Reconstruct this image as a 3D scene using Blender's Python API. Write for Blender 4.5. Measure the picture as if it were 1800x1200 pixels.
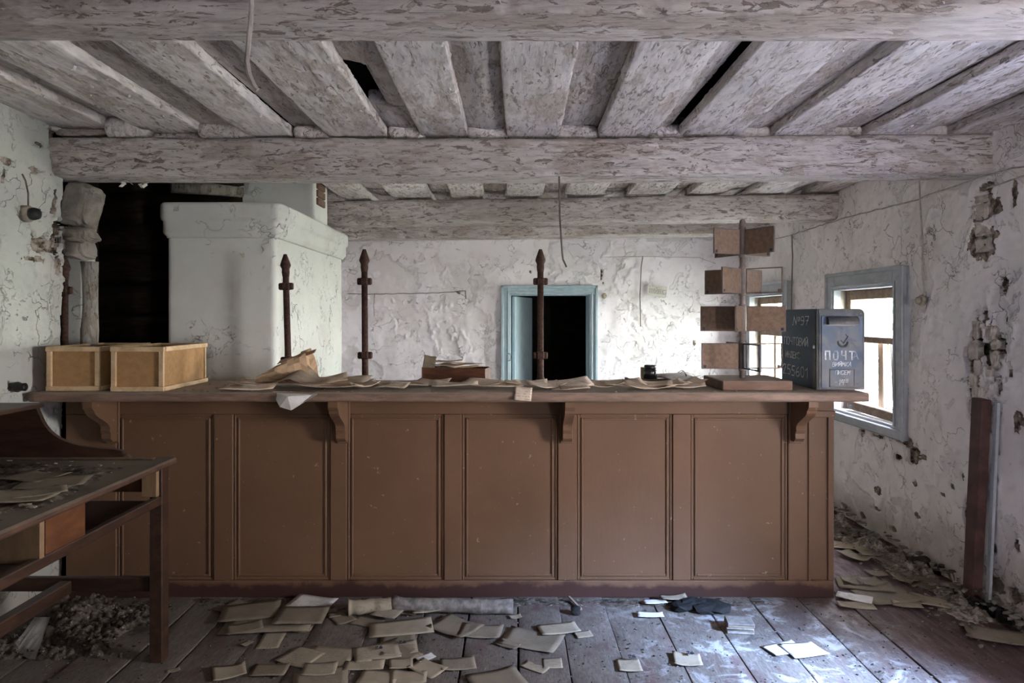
import bpy, bmesh, math, random
import numpy as np
from mathutils import Vector, Matrix, Euler
R = math.radians
random.seed(7)
rng = np.random.default_rng(11)
for o in list(bpy.data.objects): bpy.data.objects.remove(o)
SC = bpy.context.scene
COL = SC.collection

# ---------------------------------------------------------------- camera
cd = bpy.data.cameras.new('camera'); cam = bpy.data.objects.new('camera', cd); COL.objects.link(cam)
cam.location = (0, 0, 1.5); cam.rotation_euler = (R(90), 0, 0)
cd.lens = 24; cd.sensor_width = 36; cd.shift_y = -0.025; cd.clip_start = 0.05
SC.camera = cam
# ---------------------------------------------------------------- world, light, exposure
w = bpy.data.worlds.new('sky'); SC.world = w; w.use_nodes = True
wn = w.node_tree; wn.nodes.clear()
wo = wn.nodes.new('ShaderNodeOutputWorld'); bg = wn.nodes.new('ShaderNodeBackground')
bg.inputs['Strength'].default_value = 1.0
tc = wn.nodes.new('ShaderNodeTexCoord'); sp = wn.nodes.new('ShaderNodeSeparateXYZ'); rp = wn.nodes.new('ShaderNodeValToRGB')
wn.links.new(tc.outputs['Generated'], sp.inputs[0]); wn.links.new(sp.outputs['Z'], rp.inputs[0])
rp.color_ramp.elements[0].position = 0.0; rp.color_ramp.elements[0].color = (.98, .93, .91, 1)
rp.color_ramp.elements[1].position = 0.8; rp.color_ramp.elements[1].color = (.76, .82, 1.0, 1)
wn.links.new(rp.outputs[0], bg.inputs[0]); wn.links.new(bg.outputs[0], wo.inputs[0])
SC.view_settings.view_transform = 'Standard'; SC.view_settings.look = 'None'
SC.view_settings.gamma = 1; SC.view_settings.use_curve_mapping = False
SC.view_settings.exposure = 6.75
SC.cycles.use_denoising = True
SC.cycles.max_bounces = 10; SC.cycles.diffuse_bounces = 8
SC.cycles.sample_clamp_indirect = 8
def portal(loc, rot, sx, sy):
    ld = bpy.data.lights.new('daylight_portal', 'AREA'); ld.shape = 'RECTANGLE'; ld.size = sx; ld.size_y = sy
    ld.cycles.is_portal = True
    o = bpy.data.objects.new('daylight_portal', ld); COL.objects.link(o); o.location = loc; o.rotation_euler = rot
# window openings: (axis, lo, hi, zlo, zhi)
XR, XL, YB, YF = 2.49, -2.42, 7.5, -1.6
WIN_R = [(4.40, 5.20, .79, 1.69), (6.20, 7.05, .79, 1.69), (1.50, 2.10, .85, 1.55)]
WIN_F = [(1.84, 2.08, .95, 1.65)]
for a, b, z0, z1 in WIN_R: portal((XR+.26, (a+b)/2, (z0+z1)/2), (0, R(90), 0), z1-z0, b-a)
for a, b, z0, z1 in WIN_F: portal(((a+b)/2, YF-.26, (z0+z1)/2), (R(90), 0, 0), b-a, z1-z0)

sl = bpy.data.lights.new('sun', 'SUN'); sl.energy = 1.8; sl.angle = R(2); sl.color = (1, .95, .88)
so = bpy.data.objects.new('sun', sl); COL.objects.link(so); so.location = (-8, 12, 12)
so.rotation_euler = Vector((.75, -.35, -.75)).to_track_quat('-Z', 'Y').to_euler()

# blue lamp added outside the near right-hand window, for sky light on the floor
al = bpy.data.lights.new('blue_sky_lamp', 'AREA'); al.shape = 'DISK'; al.size = .9; al.energy = 5.0; al.color = (.36, .56, 1.0); al.spread = R(70)
ao = bpy.data.objects.new('blue_sky_lamp', al); COL.objects.link(ao); ao.location = (3.75, .88, 2.4)
ao.rotation_euler = (Vector((1.0, 2.9, 0))-ao.location).to_track_quat('-Z', 'Y').to_euler()
# ---------------------------------------------------------------- noise (numpy)
def _hash(ix, iy, seed):
    h = (ix.astype(np.int64)*374761393 + iy.astype(np.int64)*668265263 + seed*1442695041) & 0x7fffffff
    h = ((h ^ (h >> 13))*1274126177) & 0x7fffffff
    h = (h ^ (h >> 16)) & 0xffff
    return h/65535.0
def vnoise(x, y, seed=0):
    ix = np.floor(x); iy = np.floor(y); fx = x-ix; fy = y-iy
    fx = fx*fx*(3-2*fx); fy = fy*fy*(3-2*fy)
    a = _hash(ix, iy, seed); b = _hash(ix+1, iy, seed); c = _hash(ix, iy+1, seed); d = _hash(ix+1, iy+1, seed)
    return (a*(1-fx)+b*fx)*(1-fy) + (c*(1-fx)+d*fx)*fy
def fbm(x, y, seed=0, octv=4, gain=.5):
    s = np.zeros(np.broadcast(x, y).shape); amp = 1; tot = 0
    for i in range(octv):
        s = s + amp*vnoise(x*2**i+i*17.3, y*2**i+i*9.1, seed+i*7); tot += amp; amp *= gain
    return s/tot
def sst(a, b, x):
    t = np.clip((x-a)/(b-a), 0, 1); return t*t*(3-2*t)

# ---------------------------------------------------------------- object helpers
WP = {}     # world position of each object's origin
def wpos(o): return WP.get(o.name, Vector((0, 0, 0)))
def tag(o, label=None, cat=None, group=None, kind=None):
    if label: o['label'] = label
    if cat: o['category'] = cat
    if group: o['group'] = group
    if kind: o['kind'] = kind
    return o
def empty(name, loc, label=None, cat=None, group=None, kind=None):
    o = bpy.data.objects.new(name, None); COL.objects.link(o); o.location = loc; o.empty_display_size = .1
    WP[o.name] = Vector(loc); return tag(o, label, cat, group, kind)
def link_mesh(name, me, parent=None, origin=None):
    """vertices are in world space; move the origin to the parent's or to the base of the mesh"""
    n = len(me.vertices); co = np.empty(n*3); me.vertices.foreach_get('co', co); co = co.reshape(-1, 3)
    if origin is None:
        if parent is not None: origin = wpos(parent)
        else:
            lo = co.min(0); hi = co.max(0); origin = Vector(((lo[0]+hi[0])/2, (lo[1]+hi[1])/2, lo[2]))
    origin = Vector(origin)
    co = co-np.array(origin); me.vertices.foreach_set('co', co.ravel()); me.update()
    o = bpy.data.objects.new(name, me); COL.objects.link(o)
    if parent is not None: o.parent = parent; o.location = origin-wpos(parent)
    else: o.location = origin
    WP[o.name] = origin
    return o
def fastmesh(name, verts, quads, mat, attrs=None, smooth=True, caps=None):
    me = bpy.data.meshes.new(name)
    verts = np.asarray(verts, dtype=np.float32); quads = np.asarray(quads, dtype=np.int32)
    nq = len(quads); loops = quads.ravel(); starts = np.arange(nq)*4; tot = np.full(nq, 4)
    if caps:
        for c in caps:
            starts = np.append(starts, len(loops)); tot = np.append(tot, len(c)); loops = np.append(loops, c)
    me.vertices.add(len(verts)); me.vertices.foreach_set('co', verts.ravel())
    me.loops.add(len(loops)); me.loops.foreach_set('vertex_index', loops.astype(np.int32))
    me.polygons.add(len(starts)); me.polygons.foreach_set('loop_start', starts.astype(np.int32))
    me.update(calc_edges=True); me.validate()
    if smooth: me.polygons.foreach_set('use_smooth', np.ones(len(me.polygons), dtype=bool))
    for k, v in (attrs or {}).items():
        a = me.attributes.new(k, 'FLOAT', 'POINT'); a.data.foreach_set('value', np.asarray(v, dtype=np.float32).ravel())
    me.materials.append(mat)
    return me
class MB:
    def __init__(s): s.bm = bmesh.new()
    def box(s, lo, hi, bev=0, M=None):
        lo = Vector(lo); hi = Vector(hi); c = (lo+hi)/2; d = hi-lo
        g = bmesh.ops.create_cube(s.bm, size=1); vs = g['verts']
        for v in vs: v.co = Vector((v.co.x*d.x, v.co.y*d.y, v.co.z*d.z))
        if bev > 0:
            es = {e for v in vs for e in v.link_edges}
            r = bmesh.ops.bevel(s.bm, geom=list(es), offset=bev, segments=1, affect='EDGES', clamp_overlap=True)
            vs = list({v for f in r['faces'] for v in f.verts} | {v for v in vs if v.is_valid})
        T = Matrix.Translation(c)
        if M is not None: T = M @ T
        for v in vs: v.co = T @ v.co
        return s
    def bar(s, p0, p1, w, h, bev=0, up=(0, 0, 1)):
        p0 = Vector(p0); p1 = Vector(p1); a = (p1-p0); L = a.length; a.normalize()
        b = Vector(up).cross(a)
        if b.length < 1e-4: b = Vector((1, 0, 0)).cross(a)
        b.normalize(); c = a.cross(b)
        M = Matrix((( b.x, a.x, c.x, p0.x), (b.y, a.y, c.y, p0.y), (b.z, a.z, c.z, p0.z), (0, 0, 0, 1)))
        return s.box((-w/2, 0, -h/2), (w/2, L, h/2), bev, M)
    def tube(s, pts, r, seg=8, cap=True):
        pts = [Vector(p) for p in pts]; rings = []
        rr = r if isinstance(r, (list, tuple)) else [r]*len(pts)
        for i, p in enumerate(pts):
            t = (pts[min(i+1, len(pts)-1)]-pts[max(i-1, 0)]).normalized()
            u = t.cross(Vector((0, 0, 1)))
            if u.length < .05: u = t.cross(Vector((1, 0, 0)))
            if rings:
                u = pu-t*pu.dot(t)
            u.normalize(); pu = u; v = t.cross(u)
            rings.append([s.bm.verts.new(p+(u*math.cos(k*2*math.pi/seg)+v*math.sin(k*2*math.pi/seg))*rr[i]) for k in range(seg)])
        for a, b in zip(rings, rings[1:]):
            for k in range(seg):
                f = s.bm.faces.new((a[k], a[(k+1) % seg], b[(k+1) % seg], b[k])); f.smooth = seg > 6
        if cap:
            s.bm.faces.new(rings[0][::-1]); s.bm.faces.new(rings[-1])
        return s
    def lathe(s, prof, c=(0, 0, 0), seg=20, M=None, smooth=True):
        c = Vector(c); rings = []
        for r, z in prof:
            ring = []
            for k in range(seg):
                v = Vector((math.cos(k*2*math.pi/seg)*r, math.sin(k*2*math.pi/seg)*r, z))
                v = (M @ v) if M is not None else v
                ring.append(s.bm.verts.new(v+c))
            rings.append(ring)
        for a, b in zip(rings, rings[1:]):
            for k in range(seg):
                f = s.bm.faces.new((a[k], a[(k+1) % seg], b[(k+1) % seg], b[k])); f.smooth = smooth
        s.bm.faces.new(rings[0][::-1]); s.bm.faces.new(rings[-1])
        return s
    def prism(s, poly, M, t, bev=0):
        """poly in local xy, extruded in local z by t, placed with M"""
        a = [s.bm.verts.new(M @ Vector((x, y, 0))) for x, y in poly]
        b = [s.bm.verts.new(M @ Vector((x, y, t))) for x, y in poly]
        s.bm.faces.new(a[::-1]); s.bm.faces.new(b)
        n = len(poly); fs = [s.bm.faces.new((a[i], a[(i+1) % n], b[(i+1) % n], b[i])) for i in range(n)]
        return s
    def blob(s, c, rad, seed=0, sub=2, rough=.25, M=None, box=.75, crag=0.):
        g = bmesh.ops.create_icosphere(s.bm, subdivisions=sub, radius=1)
        rs = random.Random(seed); ph = [rs.uniform(0, 6) for _ in range(6)]
        for v in g['verts']:
            p = v.co.copy()
            k = 1+rough*(math.sin(p.x*2.7+ph[0])*math.cos(p.y*2.3+ph[1])+.5*math.sin(p.z*4+ph[2]+p.x*3)+.4*rs.uniform(-1, 1)*.4)
            if crag:
                a_ = np.array([p.x*1.9+seed*3.1+p.z*.7]); b_ = np.array([p.y*1.3+p.z*2.1+seed]); k *= 1+crag*(float(fbm(a_, b_, seed, 4, .6)[0])-.5)*2
            # squash towards a box so that lumps look broken
            q = Vector([math.copysign(abs(t)**box, t) for t in p])
            q = Vector((q.x*rad[0]*k, q.y*rad[1]*k, q.z*rad[2]*k))
            if M is not None: q = M @ q
            v.co = q+Vector(c)
        return s
    def build(s, name, mat, parent=None, origin=None, label=None, cat=None, group=None, kind=None):
        bmesh.ops.recalc_face_normals(s.bm, faces=s.bm.faces)
        me = bpy.data.meshes.new(name); s.bm.to_mesh(me); s.bm.free(); me.materials.append(mat)
        return tag(link_mesh(name, me, parent, origin), label, cat, group, kind)

# ---------------------------------------------------------------- material helpers
class NT:
    def __init__(s, name, rough=.85, spec=.25):
        s.m = bpy.data.materials.new(name); s.m.use_nodes = True; s.t = s.m.node_tree; s.t.nodes.clear()
        s.out = s.t.nodes.new('ShaderNodeOutputMaterial'); s.b = s.t.nodes.new('ShaderNodeBsdfPrincipled')
        s.t.links.new(s.b.outputs[0], s.out.inputs[0]); s.b.inputs['Roughness'].default_value = rough
        s.b.inputs['Specular IOR Level'].default_value = spec
        s.co = s.t.nodes.new('ShaderNodeTexCoord').outputs['Object']
        oi = s.t.nodes.new('ShaderNodeObjectInfo'); s.rand = oi.outputs['Random']
        ad = s.t.nodes.new('ShaderNodeVectorMath'); ad.operation = 'ADD'
        mu = s.t.nodes.new('ShaderNodeVectorMath'); mu.operation = 'SCALE'; mu.inputs[0].default_value = (37, 19, 53)
        s.L(s.rand, mu.inputs['Scale']); s.L(s.co, ad.inputs[0]); s.L(mu.outputs[0], ad.inputs[1]); s.rco = ad.outputs[0]
    def L(s, a, b):
        if hasattr(a, 'is_linked') or hasattr(a, 'links'): s.t.links.new(a, b)
        else: b.default_value = a
    def setin(s, sock, v):
        if isinstance(v, bpy.types.NodeSocket): s.t.links.new(v, sock)
        elif isinstance(v, (tuple, list)) and len(v) == 3 and sock.type == 'RGBA': sock.default_value = (*v, 1)
        else: sock.default_value = v
    def noise(s, scale, detail=6, rough=.6, dist=0, vec=None, st=None):
        n = s.t.nodes.new('ShaderNodeTexNoise'); n.inputs['Scale'].default_value = scale; n.inputs['Detail'].default_value = detail
        n.inputs['Roughness'].default_value = rough; n.inputs['Distortion'].default_value = dist
        v = vec or s.co
        if st:
            m = s.t.nodes.new('ShaderNodeMapping'); m.inputs['Scale'].default_value = st; s.t.links.new(v, m.inputs[0]); v = m.outputs[0]
        s.t.links.new(v, n.inputs['Vector']); return n.outputs[0]
    def vor(s, scale, vec=None, feature='DISTANCE_TO_EDGE', st=None, warp=0):
        n = s.t.nodes.new('ShaderNodeTexVoronoi'); n.feature = feature; n.inputs['Scale'].default_value = scale
        v = vec or s.co
        if st:
            m = s.t.nodes.new('ShaderNodeMapping'); m.inputs['Scale'].default_value = st; s.t.links.new(v, m.inputs[0]); v = m.outputs[0]
        if warp:
            nn = s.t.nodes.new('ShaderNodeTexNoise'); nn.inputs['Scale'].default_value = scale*1.7; nn.inputs['Detail'].default_value = 5
            s.t.links.new(v, nn.inputs['Vector'])
            sc = s.t.nodes.new('ShaderNodeVectorMath'); sc.operation = 'SCALE'; sc.inputs['Scale'].default_value = warp
            s.t.links.new(nn.outputs['Color'], sc.inputs[0])
            ad = s.t.nodes.new('ShaderNodeVectorMath'); ad.operation = 'ADD'; s.t.links.new(v, ad.inputs[0]); s.t.links.new(sc.outputs[0], ad.inputs[1]); v = ad.outputs[0]
        s.t.links.new(v, n.inputs['Vector']); return n.outputs[0]
    def ramp(s, x, a, b, lo=0., hi=1.):
        n = s.t.nodes.new('ShaderNodeMapRange'); n.interpolation_type = 'SMOOTHSTEP'
        s.setin(n.inputs['Value'], x); n.inputs['From Min'].default_value = a; n.inputs['From Max'].default_value = b
        n.inputs['To Min'].default_value = lo; n.inputs['To Max'].default_value = hi; return n.outputs[0]
    def math(s, op, a, b=0.):
        n = s.t.nodes.new('ShaderNodeMath'); n.operation = op; s.setin(n.inputs[0], a); s.setin(n.inputs[1], b); return n.outputs[0]
    def mix(s, f, a, b, mode='MIX'):
        n = s.t.nodes.new('ShaderNodeMix'); n.data_type = 'RGBA'; n.blend_type = mode
        s.setin(n.inputs[0], f); s.setin(n.inputs[6], a); s.setin(n.inputs[7], b); return n.outputs[2]
    def attr(s, name):
        n = s.t.nodes.new('ShaderNodeAttribute'); n.attribute_name = name; return n.outputs['Fac']
    def z(s, vec=None, ax='Z'):
        n = s.t.nodes.new('ShaderNodeSeparateXYZ'); s.t.links.new(vec or s.co, n.inputs[0]); return n.outputs[ax]
    def normal_z(s):
        g = s.t.nodes.new('ShaderNodeNewGeometry'); n = s.t.nodes.new('ShaderNodeSeparateXYZ'); s.t.links.new(g.outputs['Normal'], n.inputs[0]); return n.outputs['Z']
    def bump(s, h, strength=.5, dist=.01, prev=None):
        n = s.t.nodes.new('ShaderNodeBump'); n.inputs['Strength'].default_value = strength; n.inputs['Distance'].default_value = dist
        s.t.links.new(h, n.inputs['Height'])
        if prev: s.t.links.new(prev, n.inputs['Normal'])
        return n.outputs[0]
    def done(s, col, nrm=None, rough=None):
        s.setin(s.b.inputs['Base Color'], col)
        if nrm is not None: s.t.links.new(nrm, s.b.inputs['Normal'])
        if rough is not None: s.setin(s.b.inputs['Roughness'], rough)
        return s.m
def var(col, k): return tuple(c*k for c in col)

def m_plaster(name, white=(.78, .76, .74), flake=.58, amount=1.0):
    n = NT(name, .93, .15)
    big = n.noise(1.1, 4, .5); med = n.noise(5, 8, .62, .4); fine = n.noise(40, 5, .6)
    c = n.mix(n.ramp(big, .35, .7), white, var(white, .86))
    c = n.mix(n.ramp(med, .5, .75, 0, .5), c, (.60, .57, .53))
    # paint layers: second layer breaks off in flakes
    fl = n.noise(3.6, 9, .66, .7); m1 = n.ramp(fl, flake, flake+.012)
    c = n.mix(n.math('MULTIPLY', m1, .30*amount), c, (.56, .54, .52))
    sm = n.noise(11, 6, .6, 1.2); gate = n.ramp(n.noise(1.7, 3, .5), .45, .6)
    m2 = n.math('MULTIPLY', n.ramp(sm, .655, .665), gate)
    c = n.mix(n.math('MULTIPLY', m2, .8*amount), c, (.36, .31, .26))
    # hair cracks and curled edges
    vd = n.vor(3.0, warp=.55); ck = n.math('MULTIPLY', n.ramp(vd, .0, .010, 1, 0), n.ramp(n.noise(2.3, 4, .6), .5, .58))
    c = n.mix(n.math('MULTIPLY', ck, .55), c, (.22, .19, .16))
    vd2 = n.vor(9.0, warp=.25); ck2 = n.math('MULTIPLY', n.ramp(vd2, .0, .02, 1, 0), n.ramp(n.noise(3.1, 4, .6), .56, .62))
    c = n.mix(n.math('MULTIPLY', ck2, .5), c, (.28, .24, .2))
    peel = n.attr('peel'); hole = n.attr('hole')
    c = n.mix(n.math('MULTIPLY', peel, .28*amount), c, (.58, .55, .53))
    hc = n.mix(n.ramp(n.noise(22, 6, .6), .35, .65), (.075, .052, .036), (.42, .36, .30))
    c = n.mix(n.ramp(hole, .35, .5), c, hc)
    c = n.mix(n.ramp(fine, .62, .8, 0, .25), c, (.35, .32, .28))
    wz = n.z(n.t.nodes.new('ShaderNodeNewGeometry').outputs['Position'], 'Z')
    c = n.mix(n.ramp(n.math('SUBTRACT', wz, n.math('MULTIPLY', n.noise(2.6, 7, .65), .55)), -.22, .12, .65, 0), c, (.36, .30, .24))
    h = n.math('SUBTRACT', n.math('MULTIPLY', med, .6), n.math('ADD', n.math('MULTIPLY', m1, .35), n.math('MULTIPLY', m2, .6)))
    h = n.math('SUBTRACT', h, n.math('ADD', ck, n.math('MULTIPLY', ck2, .6)))
    b = n.bump(h, 1.0, .013)
    b = n.bump(fine, .3, .003, b)
    return n.done(c, b)
def m_whitewood(name, st, white=(.66, .62, .605), bare=(.30, .25, .215), thr=.60, greyness=.5):
    """old whitewashed timber, grain stretched along one axis"""
    n = NT(name, .9, .15)
    gr = n.noise(9, 8, .65, .3, n.rco, st); gr2 = n.noise(28, 5, .6, .2, n.rco, st)
    c = n.mix(n.ramp(gr, .38, .68), white, var(white, .72))
    c = n.mix(n.ramp(n.noise(1.6, 4, .5, 0, n.rco), .45, .7, 0, greyness), c, (.42, .385, .36))
    fl = n.noise(4.2, 9, .68, 1.0, n.rco, tuple((x*.55+.45) for x in st)); m1 = n.ramp(fl, thr, thr+.012)
    sm = n.noise(13, 6, .62, .8, n.rco, tuple((x*.6+.4) for x in st)); m2 = n.math('MULTIPLY', n.ramp(sm, .585, .60), n.ramp(n.noise(2.4, 3, .5, 0, n.rco), .38, .5))
    wood = n.mix(n.ramp(gr2, .3, .7), bare, var(bare, 1.9))
    c = n.mix(n.math('MULTIPLY', m1, .6), c, wood)
    c = n.mix(n.math('MULTIPLY', m2, .8), c, var(bare, .85))
    cr = n.noise(6, 3, .5, .15, n.rco, tuple(x*1.6 if x > 1 else .12 for x in st)); ck = n.ramp(n.math('ABSOLUTE', n.math('SUBTRACT', cr, .5)), 0, .006, 1, 0)
    ck = n.math('MULTIPLY', ck, n.ramp(gr, .5, .6))
    c = n.mix(n.math('MULTIPLY', ck, .7), c, (.08, .06, .05))
    peel = n.attr('peel'); c = n.mix(n.math('MULTIPLY', peel, .55), c, wood)
    h = n.math('SUBTRACT', n.math('MULTIPLY', gr, .5), n.math('ADD', n.math('MULTIPLY', m1, .5), n.math('ADD', n.math('MULTIPLY', m2, .6), ck)))
    b = n.bump(h, 1.0, .014)
    return n.done(c, b)
def m_wood(name, col, dark, st, dust=0., rough=.6, dustcol=(.30, .27, .235), spec=.3, scratch=.3):
    n = NT(name, rough, spec)
    gr = n.noise(7, 8, .65, .4, n.rco, st); f = n.noise(40, 4, .6, 0, n.rco, st)
    c = n.mix(n.ramp(gr, .35, .65), col, dark)
    c = n.mix(n.ramp(f, .6, .8, 0, scratch), c, var(dark, .5))
    if dust:
        d = n.math('MULTIPLY', n.ramp(n.normal_z(), .4, .95), n.ramp(n.noise(5, 6, .65), .25, .6, .5, 1))
        d = n.math('ADD', n.math('MULTIPLY', d, dust), n.ramp(n.noise(3, 6, .6), .55, .8, 0, dust*.3))
        c = n.mix(d, c, dustcol)
    return n.done(c, n.bump(gr, .35, .003))
def m_flat(name, col, rough=.8, nscale=12, amt=.25, spec=.25, bump=.2, metal=0, objvar=0.):
    n = NT(name, rough, spec); n.b.inputs['Metallic'].default_value = metal
    v = n.noise(nscale, 6, .6, .2, n.rco)
    c = n.mix(n.ramp(v, .3, .7), var(col, 1+amt), var(col, 1-amt))
    if objvar: c = n.mix(n.math('MULTIPLY', n.rand, objvar), c, var(col, .35))
    return n.done(c, n.bump(v, bump, .004))

M = {}
M['wall'] = m_plaster('whitewashed_plaster', (.86, .82, .865))
M['wall_right'] = m_plaster('whitewashed_plaster_right_lit', (.90, .85, .845))  # right-hand copy of the whitewash, its brighter pinkish light put into the colour
M['wall_left'] = m_plaster('whitewashed_plaster_left_shaded', (.50, .52, .47), .56)  # left-hand copy of the whitewash, colour darkened for that side's shade
M['stove'] = m_plaster('stove_plaster', (.70, .715, .675), .80, .3)
M['plank'] = m_whitewood('whitewashed_planks', (5, 1, 5), (.86, .81, .80), (.34, .29, .255), .60, .35)
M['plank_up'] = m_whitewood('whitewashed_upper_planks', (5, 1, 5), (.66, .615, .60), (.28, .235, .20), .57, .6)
M['beam'] = m_whitewood('whitewashed_beams', (1, 5, 5), (.66, .61, .59), (.25, .20, .17), .61, .6)
M['beam_front'] = M['beam']
M['post'] = m_whitewood('bare_grey_post', (4, 4, 1), (.36, .34, .30), (.16, .13, .1), .55)
M['clay'] = m_flat('clay_lumps', (.27, .245, .215), .95, 9, .3, .1, .8)
M['clay2'] = m_flat('pale_clay_lumps', (.50, .45, .40), .95, 14, .3, .1, .9)
M['dark'] = m_flat('unlit_dark', (.018, .014, .011), .95, 4, .5, .1, .6)  # near-black backing, lack of light put into the colour
M['logs'] = m_wood('dark_unlit_logs', (.035, .022, .013), (.012, .009, .007), (1, 6, 6), .0, .9)  # dark bare wood, colour lowered further for the unlit room
M['ragblue'] = m_flat('pale_blue_cloth', (.35, .50, .60), .9, 20, .3, .2, .5)
M['black'] = m_flat('black_bakelite', (.012, .012, .012), .35, 20, .3, .5)
M['iron'] = m_flat('rusty_iron', (.060, .030, .022), .75, 60, .5, .3, .6)

def m_counter():
    n = NT('brown_counter_paint', .55, .3)
    v = n.noise(2.0, 5, .55); f = n.noise(60, 4, .6); g = n.noise(8, 6, .6, .3, n.co, (6, 6, 1))
    c = n.mix(n.ramp(v, .3, .7), (.174, .096, .054), (.146, .080, .044))
    c = n.mix(n.ramp(f, .5, .75, 0, .25), c, (.15, .07, .035))
    chips = n.math('MULTIPLY', n.ramp(n.noise(7, 8, .7, .6), .69, .70), n.ramp(n.noise(2.3, 3, .5), .45, .55)); c = n.mix(n.math('MULTIPLY', chips, .8), c, (.06, .03, .018))
    sc = n.math('MULTIPLY', n.ramp(n.noise(30, 4, .6), .69, .70), 1.0); c = n.mix(n.math('MULTIPLY', sc, .5), c, (.42, .34, .26))
    return n.done(c, n.bump(n.math('ADD', g, n.math('MULTIPLY', chips, -1.)), .3, .003))
M['counter'] = m_counter()
def m_plinth():
    n = NT('scuffed_plinth_paint', .6, .3)
    z = n.z(); e = n.noise(5, 7, .65)
    m = n.ramp(n.math('SUBTRACT', z, n.math('MULTIPLY', e, .15)), -.022, 0.012, 1, 0)
    c = n.mix(m, (.160, .088, .050), (.055, .024, .018))
    return n.done(c, n.bump(n.noise(20, 5, .6), .3, .003))
M['plinth'] = m_plinth()
M['ctop'] = m_wood('worn_counter_top', (.25, .165, .12), (.16, .105, .075), (1, 6, 6), .8, .6, (.33, .28, .24))
M['desk'] = m_wood('varnished_desk_wood', (.062, .030, .018), (.030, .016, .010), (4, 1, 4), .35, .45, (.20, .165, .135))
M['desktop'] = m_wood('dusty_desk_top', (.10, .05, .03), (.05, .026, .016), (4, 1, 4), .85, .85, (.155, .13, .10))
M['desk_x'] = m_wood('varnished_desk_wood_cross', (.055, .026, .015), (.028, .014, .009), (1, 4, 4), .3, .45, (.20, .165, .135))
M['deskpale'] = m_wood('pale_desk_wood', (.26, .17, .09), (.19, .12, .065), (4, 4, 1), .2, .5)
M['deskorange'] = m_wood('orange_desk_wood', (.14, .055, .022), (.085, .032, .014), (4, 1, 4), .1, .45)
M['slat'] = m_wood('tray_slats', (.66, .49, .30), (.50, .35, .20), (2, 2, 2), .15, .6, (.5, .42, .33))
M['hardboard'] = m_flat('tan_hardboard', (.37, .215, .095), .7, 30, .12, .25, .15)
M['hb2'] = m_flat('brown_hardboard', (.235, .158, .112), .75, 50, .2, .2, .25, 0, .35)
M['frame_metal'] = m_flat('dull_metal_frame', (.16, .12, .10), .6, 30, .25, .4)
M['frame_dark'] = m_flat('dark_blue_frame', (.03, .035, .06), .5, 30, .25, .4)
M['pole'] = m_flat('grey_painted_pole', (.20, .165, .145), .6, 20, .25, .3)
M['block'] = m_wood('dusty_base_block', (.20, .12, .085), (.14, .085, .06), (1, 3, 3), .8, .8, (.33, .27, .235))
M['brownbox'] = m_wood('dark_card_box', (.14, .055, .027), (.075, .03, .016), (1, 4, 4), .2, .5)
M['redpost'] = m_flat('red_brown_painted_post', (.085, .040, .034), .6, 9, .35, .3, .4)
M['doorpaint'] = m_wood('blue_door_paint', (.41, .51, .56), (.33, .43, .48), (2, 2, 1), .15, .5, (.5, .55, .55), .3, .15)
M['casing'] = m_wood('grey_blue_casing_paint', (.45, .475, .505), (.36, .385, .415), (2, 1, 2), .25, .6, (.6, .6, .6), .3, .2)
M['sash'] = m_wood('bare_sash_wood', (.30, .22, .16), (.20, .14, .10), (3, 3, 3), .2, .8)
M['sashdark'] = m_wood('dark_sash_wood', (.34, .27, .21), (.22, .17, .13), (3, 3, 1), .2, .85)
M['wire'] = m_flat('painted_wire', (.42, .39, .36), .7, 30, .2)
M['wiregrey'] = m_flat('dark_wire', (.16, .14, .125), .7, 30, .2)
M['knob'] = m_flat('dirty_ceramic', (.33, .28, .22), .5, 30, .4)
M['darkroom'] = m_flat('dark_room_plaster', (.05, .05, .042), .95, 3, .3)  # unlit room, its darkness put into the wall colour
M['foliage'] = m_flat('foliage', (.17, .22, .12), .8, 6, .4, .2, 0, 0, .5)
M['grass'] = m_flat('grass', (.34, .33, .27), .9, 2, .4)
M['dust'] = m_flat('pale_debris', (.24, .215, .19), .95, 30, .4, .1, .5, 0, .6)
M['dirt'] = m_flat('dark_debris', (.045, .038, .032), .95, 30, .5, .1, .5, 0, .5)
M['cloth'] = m_flat('black_cloth', (.018, .018, .018), .9, 20, .3, .2, .5)
def m_paper(name, col, printed=True, objvar=.4):
    n = NT(name, .8, .2)
    v = n.noise(8, 5, .6, .3, n.rco)
    c = n.mix(n.ramp(v, .35, .7), col, var(col, .78))
    c = n.mix(n.math('MULTIPLY', n.rand, objvar), c, tuple(x*y for x, y in zip(col, (.50, .42, .34))))
    if printed:
        # faint rows of print: thin bands broken up by noise
        y = n.z(ax='Y'); row = n.math('ABSOLUTE', n.math('SUBTRACT', n.math('FRACT', n.math('MULTIPLY', y, 75.)), .5))
        pr = n.math('MULTIPLY', n.ramp(row, .2, .3), n.ramp(n.noise(90, 2, .5, 0, n.rco), .45, .55))
        pr = n.math('MULTIPLY', pr, n.ramp(n.noise(9, 2, .5, 0, n.rco), .48, .56))
        c = n.mix(n.math('MULTIPLY', pr, .35), c, (.08, .075, .07))
    dirt = n.noise(20, 6, .65, 0, n.rco); c = n.mix(n.ramp(dirt, .6, .75, 0, .45), c, (.12, .10, .08))
    return n.done(c, n.bump(v, .3, .004))
M['paper'] = m_paper('aged_paper', (.25, .21, .155))
M['cpaper'] = m_paper('backlit_counter_paper', (.62, .50, .39), True, .25)  # brighter copy of the aged paper, light from behind put into its colour
M['cpaper2'] = m_paper('backlit_pale_counter_paper', (.74, .62, .50), True, .15)  # pale paper with the same backlight worked into the colour
M['paper2'] = m_paper('pale_paper', (.36, .305, .225), True, .2)
M['paperwhite'] = m_paper('white_paper', (.72, .70, .66), True, .08)
M['ink'] = m_flat('ink', (.05, .05, .06), .8)
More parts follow.
